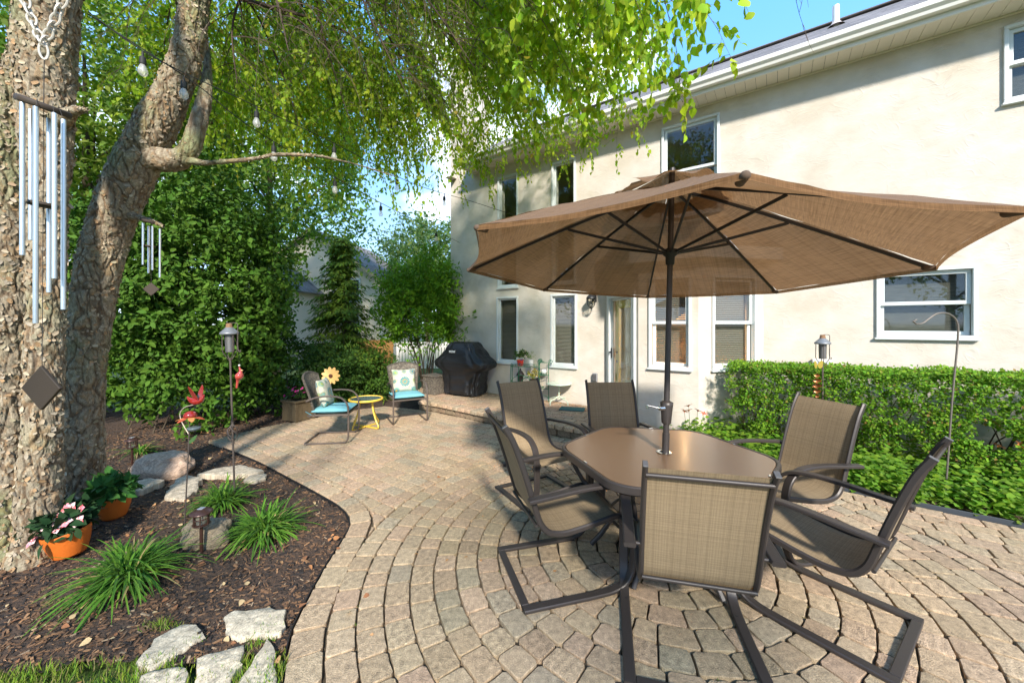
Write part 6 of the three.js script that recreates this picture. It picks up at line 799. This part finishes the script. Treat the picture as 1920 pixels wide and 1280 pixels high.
// ---- strap-leaved clumps
const bladeM = [0, 1, 2, 3, 4].map((i) => { const m = leafM(0.3, 0.42); m.color = [C(0.085, 0.22, 0.02), C(0.12, 0.27, 0.024), C(0.17, 0.32, 0.035), C(0.07, 0.17, 0.02), C(0.42, 0.33, 0.13)][i]; return m; });
function bladeGeo(len, w, a, rise, droop) { const P = [], I = [], n = 8, dir = V(Math.cos(a), 0, Math.sin(a)), sd = V(-Math.sin(a), 0, Math.cos(a)); for (let i = 0; i <= n; i++) { const t = i / n, x = len * (t * Math.cos(rise) + droop * 0.35 * t * t), y = len * (t * Math.sin(rise) - droop * t * t), p = dir.clone().multiplyScalar(x).setY(y), ww = w * Math.min(1, t * 5 + 0.5) * Math.pow(1 - t, 0.45); P.push(...p.clone().addScaledVector(sd, ww).add(V(0, ww * 0.4, 0)).toArray(), ...p.toArray(), ...p.clone().addScaledVector(sd, -ww).add(V(0, ww * 0.4, 0)).toArray()); } for (let i = 0; i < n; i++) { const k = i * 3; I.push(k, k + 3, k + 1, k + 1, k + 3, k + 4, k + 1, k + 4, k + 2, k + 2, k + 4, k + 5); } const g = new THREE.BufferGeometry(); g.setAttribute('position', new THREE.Float32BufferAttribute(P, 3)); g.setIndex(I); g.computeVertexNormals(); return norm(g); }
function clump(p, n, len, label, seed, flowers) {
  const r = rng(seed), o = thing('grass_clump', label, 'grass clump', [p.x, mulchH(p.x, p.z), p.z]);
  for (let i = 0; i < n; i++) { const m = mesh('blade', bladeGeo(len * r.r(0.6, 1.1), r.r(0.006, 0.011), r() * 6.283, r.r(0.7, 1.52), r() < 0.12 ? r.r(1.0, 1.35) : r.r(0.3, 0.95)), bladeM[r() < 0.05 ? 4 : Math.floor(r() * 4)], o); m.position.set(r.r(-0.06, 0.06), -0.01, r.r(-0.05, 0.05)); }
  return o;
}
clump(G(240, 1090), 360, 0.48, 'largest arching grass clump in the mulch near the stepping stones', 1); clump(G(495, 1000), 380, 0.45, 'arching grass clump in the mulch next to the paving', 2); clump(G(415, 950), 240, 0.38, 'grass clump at the foot of the tall torch', 3);
clump(G(262, 850), 70, 0.34, 'small dark grass clump below the big shrub', 4); 
function daylily(p, n, label, seed, fl) { const r = rng(seed), o = thing('daylily', label, 'plant', [p.x, 0, p.z]); for (let i = 0; i < n; i++) { const m = mesh('blade', bladeGeo(r.r(0.35, 0.55), r.r(0.006, 0.01), r() * 6.283, r.r(0.8, 1.45), r.r(0.4, 0.9)), bladeM[1 + i % 2], o); m.position.set(r.r(-0.1, 0.1), -0.01, r.r(-0.1, 0.1)); }
  fl.forEach(([dx, h, dz], i) => { mesh('flower_stem', branchGeo([V(dx * 0.3, 0, dz * 0.3), V(dx * 0.7, h * 0.6, dz * 0.7), V(dx, h, dz)], 0.004, 0.002, 5), bladeM[1], o); const f = part('flower', o); f.position.set(dx, h, dz); f.rotation.set(r.r(-0.5, 0.5), r() * 6, r.r(-0.5, 0.5)); for (let k = 0; k < 6; k++) { const g = bladeGeo(0.07, 0.012, k / 6 * 6.283, 0.9, 0.55); mesh('petal', g, std({ color: i % 2 ? C(0.5, 0.1, 0.05) : C(0.6, 0.2, 0.06), roughness: 0.6, side: THREE.DoubleSide }), f); } }); return o; }
daylily(V(2.24, 0, -4.74), 60, 'red flowering daylily by the bay corner', 5, [[-0.05, 0.6, 0.02], [0.04, 0.55, 0.06], [0.0, 0.52, -0.08], [0.14, 0.5, 0.0], [-0.12, 0.54, 0.05]]);
daylily(V(4.75, 0, -3.62), 40, 'orange daylily among the ground cover by the hedge', 6, [[-0.05, 0.5, 0.1], [0.08, 0.44, 0.05], [-0.16, 0.46, 0.02]]);
// ---- potted plants
const terra = std({ color: C(0.62, 0.145, 0.018), roughness: 0.45, bumpMap: rep(TX.lump, 3), bumpScale: 0.002 });
const potProf = (R, h) => [[0, 0], [R * 0.62, 0], [R * 0.7, h * 0.08], [R * 0.88, h * 0.5], [R * 0.96, h * 0.82], [R * 0.99, h * 0.84], [R, h * 0.98], [R * 0.97, h], [R * 0.93, h * 0.98], [R * 0.88, h * 0.85], [0, h * 0.84]];
function potted(p, R, h, label, col, leafS, seed, tilt) { const o = thing('flower_pot', label, 'potted plant', [p.x, 0.0, p.z]); o.rotation.set(tilt[0], 0, tilt[1]); mesh('pot', lathe(potProf(R, h), 40), terra, o); mesh('soil', new THREE.CylinderGeometry(R * 0.87, R * 0.87, 0.01, 24).translate(0, h * 0.88, 0), M.dark, o); bush(o, { c: [0, h * 1.3, 0], R: [R * 0.9, h * 0.36, R * 0.9], shoots: 40, per: 9, cr: 0.06, size: leafS, col, geo: LEAF.oval, mat: LMd, seed, inner: 0.2, low: -0.35, flat: 0.8 }); return o; }
potted(G(213, 968), 0.118, 0.185, 'orange pot of dark green leaves without flowers', [0.045, 0.15, 0.025], 0.095, 7, [0.05, -0.03]);
{ const o = potted(G(132, 1038), 0.125, 0.18, 'orange pot of pink and white flowers at the trunk', [0.022, 0.062, 0.018], 0.085, 8, [0.06, 0.12]), r = rng(9), pm = [std({ color: C(0.74, 0.24, 0.28), roughness: 0.7, side: THREE.DoubleSide }), std({ color: C(0.62, 0.10, 0.11), roughness: 0.7, side: THREE.DoubleSide }), std({ color: C(0.75, 0.5, 0.48), roughness: 0.7, side: THREE.DoubleSide })];
  [[-0.12, 0.3, 0.05], [-0.1, 0.27, 0.1], [0.05, 0.33, 0.08], [0.1, 0.32, 0.04], [0.13, 0.29, 0.1], [0.09, 0.27, 0.13], [0.15, 0.33, 0.0], [0.02, 0.29, 0.13], [0.06, 0.36, 0.0], [-0.03, 0.31, 0.05], [-0.1, 0.2, 0.16], [0.17, 0.27, 0.05]].forEach((q, i) => { const f = part('flower', o); f.position.set(q[0] * 0.8, q[1] * 0.92, q[2] * 0.8); f.rotation.set(0.8 + r.r(-0.4, 0.3), r.r(-0.5, 0.5), r.r(-0.4, 0.4)); for (let k = 0; k < 5; k++) { const g = LEAF.round.clone(); g.scale(0.042, 0.03, 0.056); g.rotateY(k / 5 * 6.283); mesh('petal', g, pm[(i * 2 + k) % 3], f); } mesh('eye', new THREE.SphereGeometry(0.004, 8, 6), pm[1], f); }); }
{ const [a, b, c] = globalThis.standPots; bush(a, { c: [0, 0.2, 0], R: [0.12, 0.1, 0.12], shoots: 40, per: 9, cr: 0.04, size: 0.04, col: [0.09, 0.17, 0.03], geo: LEAF.oval, mat: LMh, seed: 2, inner: 0.2, low: -0.5 }); bush(b, { c: [0, 0.17, 0], R: [0.08, 0.07, 0.07], shoots: 20, per: 8, cr: 0.04, size: 0.026, col: [0.16, 0.27, 0.06], geo: LEAF.narrow, mat: LMh, seed: 3, inner: 0.2, low: -0.4 }); bush(c, { c: [0.02, 0.16, 0.02], R: [0.1, 0.11, 0.09], shoots: 24, per: 8, cr: 0.04, size: 0.034, col: [0.42, 0.36, 0.02], geo: LEAF.oval, mat: LMh, seed: 4, inner: 0.2, low: -0.5 }); }
{ const o = scene.children.find((c) => c.name === 'planter_box'), r = rng(6); bush(o, { c: [0, 0.42, 0], R: [0.17, 0.1, 0.17], shoots: 40, per: 8, cr: 0.05, size: 0.045, col: [0.05, 0.12, 0.02], geo: LEAF.oval, mat: LMd, seed: 12, inner: 0.2, low: -0.4 }); for (let i = 0; i < 16; i++) { const f = mesh('flower', merge(Array.from({ length: 5 }, (_, k) => { const g = LEAF.round.clone(); g.scale(0.026, 0.02, 0.036); g.rotateY(k / 5 * 6.283); return g; })), std({ color: i % 3 ? C(0.55, 0.03, 0.2) : C(0.6, 0.12, 0.3), roughness: 0.7, side: THREE.DoubleSide }), o); f.position.set(r.r(-0.16, 0.16), r.r(0.42, 0.56), r.r(0.0, 0.18)); f.rotation.set(r.r(0.2, 1.2), r() * 6, 0); } }
// ---- mulch chips, fallen leaves and lawn grass
{
  const r = rng(91), N = 26000, im = new THREE.InstancedMesh(new THREE.BoxGeometry(1, 0.22, 0.3), std({ color: C(1, 1, 1), roughness: 1 }), N), m = new THREE.Matrix4(), q = new THREE.Quaternion(), e = new THREE.Euler(); let n = 0, guard = 0;
  while (n < N && guard++ < N * 12) { const d = 1.0 + Math.pow(r(), 1.5) * 6.2, x = -0.6 - r() * 5.4 * Math.min(1, d / 3), z = -d; if (!leftBed(x, z) || inside(PAT, x, z)) continue; const de = polyDist(bedP, [x, z], false); if (de < 0.02) continue; const s = r.r(0.008, 0.034) * (r() < 0.06 ? 1.7 : 1), y = de < 0.25 ? lerp(-0.022, mulchH(x, z), sst(0, 0.25, de)) : mulchH(x, z); e.set(r.r(-0.35, 0.35), r() * 6.3, r.r(-0.35, 0.35)); m.compose(V(x, y + 0.003, z), q.setFromEuler(e), V(s, s * r.r(0.4, 1), s * r.r(0.5, 1.1))); im.setMatrixAt(n, m); const t = r(), red = sst(-0.1, 0.35, noise(x * 1.1 + 4, z * 1.1, 7)); const c = t < 0.42 - 0.3 * red ? [0.02, 0.016, 0.014] : t < 0.75 ? [0.13, 0.07, 0.036] : t < 0.95 ? [0.23, 0.125, 0.06] : [0.28, 0.2, 0.125], kk = r.r(0.7, 1.3); im.setColorAt(n, C(c[0] * kk, c[1] * kk, c[2] * kk)); n++; }
  im.count = n; im.name = 'mulch_chips'; im.userData.kind = 'stuff'; im.castShadow = im.receiveShadow = true; tag(im, 'loose brown bark chips covering the planting bed', 'mulch'); scene.add(im);
  const LL = []; for (let i = 0; i < 600; i++) { const d = 1.3 + Math.pow(r(), 1.4) * 6, x = -0.5 - r() * 4.6 * Math.min(1, d / 2.6), z = -d; const onP = inside(PAT, x, z); if (onP && r() < 0.93) continue; if (!onP && !leftBed(x, z) && r() < 0.6) continue; const c = r.pick([[0.36, 0.16, 0.06], [0.42, 0.23, 0.1], [0.26, 0.11, 0.045], [0.48, 0.34, 0.17]]); LL.push({ p: V(x, (onP ? 0.004 : mulchH(x, z) + 0.014), z), d: V(r.r(-1, 1), r.r(-0.2, 0.25), r.r(-1, 1)), n: V(r.r(-0.6, 0.6), 1, r.r(-0.6, 0.6)), s: r.r(0.02, 0.05), c: C(...c) }); }
  for (let i = 0; i < 60; i++) { const x = r.r(-1, 4.5), z = -r.r(1.2, 6); if (!inside(PAT, x, z)) continue; LL.push({ p: V(x, 0.004, z), d: V(r.r(-1, 1), 0.1, r.r(-1, 1)), n: V(r.r(-0.3, 0.3), 1, r.r(-0.3, 0.3)), s: r.r(0.015, 0.035), c: C(0.4, 0.2, 0.07) }); }
  tag(foliage('fallen_leaves', LL, LEAF.birch, std({ color: C(1, 1, 1), roughness: 0.9, side: THREE.DoubleSide }), scene), 'dry brown leaves scattered over mulch and paving', 'fallen leaves');
  const GL = []; for (let i = 0; i < 34000; i++) { const x = r.r(-3.6, -0.75), z = -r.r(1.15, 2.25); const nearStone = z > -2.2 && x > -2.0, d = noise(x * 5, z * 5, 3); if (inside(PAT, x, z)) continue; if (!grassEdge(x, z) && !(nearStone && x < -1.0 && z > -2.1 && d > 0.12)) continue; if (nearStone && d < -0.05 && r() < 0.75) continue; GL.push({ p: V(x, -0.02 + 0.02 * noise(x * 2, z * 2), z), d: V(r.r(-0.5, 0.5), 1, r.r(-0.5, 0.5)), n: rdir(r).setY(0), s: r.r(0.025, 0.06), c: r() < 0.2 ? C(0.28, 0.24, 0.09) : vary([0.19, 0.3, 0.03], r, 0.3, 0.2) }); }
  tag(foliage('lawn_grass', GL, leafGeo(0.045, 0.2, 0.25), leafM(0.3, 0.6), scene), 'patchy short grass round the stepping stones', 'grass');
  const TL = []; for (let i = 0; i < 700; i++) { const a = r() * 6.283, k = Math.floor(r() * NR) + 1, R = k * RW, x = RC.x + Math.cos(a) * R + r.r(-0.004, 0.004), z = RC.z + Math.sin(a) * R; if (noise(x * 1.3, z * 1.3, 5) < 0.08 || !inside(PAT, x, z)) continue; const c = r() < 0.5 ? C(0.3, 0.24, 0.07) : C(0.13, 0.2, 0.03); for (let j = 0; j < 5; j++) TL.push({ p: V(x + r.r(-0.006, 0.006), -0.012, z + r.r(-0.006, 0.006)), d: V(r.r(-1, 1), 1, r.r(-1, 1)), n: rdir(r), s: r.r(0.008, 0.02), c }); }
  tag(foliage('joint_moss', TL, leafGeo(0.1, 0.3, 0.2), LMd, scene), 'moss and tiny weeds in the joints of the paver rings', 'moss');
}
// ---- beyond the garden: fence and a neighbour's house
{
  const o = thing('wood_fence', 'stretch of new orange-brown board fence beyond the shrubs', 'fence', [-4.9, -0.07, -14.2], 0.12), m = std({ color: C(0.5, 0.26, 0.07), map: rep(TX.wood, 2), roughness: 0.8 }); for (let i = 0; i < 11; i++) mesh('board', boxUV(rbox(0.125, 1.1, 0.02, 0.003, -0.9 + i * 0.13, 0.56, 0)), m, o); mesh('rail', box(1.45, 0.08, 0.03, -0.25, 0.9, -0.03), m, o);
  const w = thing('white_fence', 'white picket fence beyond the lawn near the bush', 'fence', [-4.35, -0.07, -14.5], 0), wm = std({ color: C(0.72, 0.68, 0.62), roughness: 0.6 }); for (let i = 0; i < 46; i++) mesh('picket', rbox(0.09, 1.0, 0.02, 0.003, i * 0.115, 0.52, 0), wm, w); mesh('rail', box(5.3, 0.07, 0.03, 2.6, 0.85, -0.03), wm, w); mesh('rail', box(5.3, 0.07, 0.03, 2.6, 0.25, -0.03), wm, w);
  const h = thing('neighbour_house', 'pale neighbouring house with grey gabled roofs behind the hemlock', 'house', [-10.3, -0.07, -19.5], -0.12), wl = std({ color: C(0.66, 0.56, 0.44), roughness: 0.9 }), rf = M.shingle, tr = std({ color: C(0.5, 0.38, 0.22), roughness: 0.7 });
  mesh('wall', box(7.4, 3.9, 6, 0, 1.95, -3), wl, h); mesh('wall', box(3.2, 3.3, 2, -1.2, 1.65, 1), wl, h);
  const gable = (x0, x1, y, zf, dep, rise, nm) => { const mid = (x0 + x1) / 2, s = new THREE.Shape(); s.moveTo(x0, y); s.lineTo(x1, y); s.lineTo(mid, y + rise); const g = new THREE.ExtrudeGeometry(s, { depth: dep - 0.1, bevelEnabled: false }); g.translate(0, 0, zf - dep); mesh('gable', g, wl, h); const L = Math.hypot(mid - x0, rise) + 0.35, a = Math.atan2(rise, mid - x0); for (const q of [-1, 1]) { mesh('roof', boxUV(xf(new THREE.BoxGeometry(L, 0.08, dep + 0.3), mid + q * -Math.cos(a) * (L / 2 - 0.02), y + rise - Math.sin(a) * (L / 2 - 0.02) + 0.1, zf - dep / 2, 0, 0, q * a)), rf, h); mesh('barge_board', xf(new THREE.BoxGeometry(L, 0.16, 0.05), mid + q * -Math.cos(a) * (L / 2 - 0.02), y + rise - Math.sin(a) * (L / 2 - 0.02) + 0.02, zf + 0.14, 0, 0, q * a), tr, h); } };
  gable(-3.7, 3.7, 3.9, 0, 6, 2.6); gable(-2.9, 0.5, 3.3, 2.0, 2, 1.3);
  for (const [x, y, z] of [[-1.2, 1.6, 2.0], [2.2, 1.6, 0], [2.2, 3.4, 0]]) { const g = part('window', h); mesh('frame', frameG(x - 0.5, x + 0.5, y - 0.6, y + 0.6, 0.08, 0.08, z + 0.01), M.trim, g); mesh('pane', box(0.86, 1.06, 0.02, x, y, z + 0.012), std({ color: C(0.03, 0.04, 0.05), roughness: 0.05 }), g); }
}
renderer.render(scene, camera);
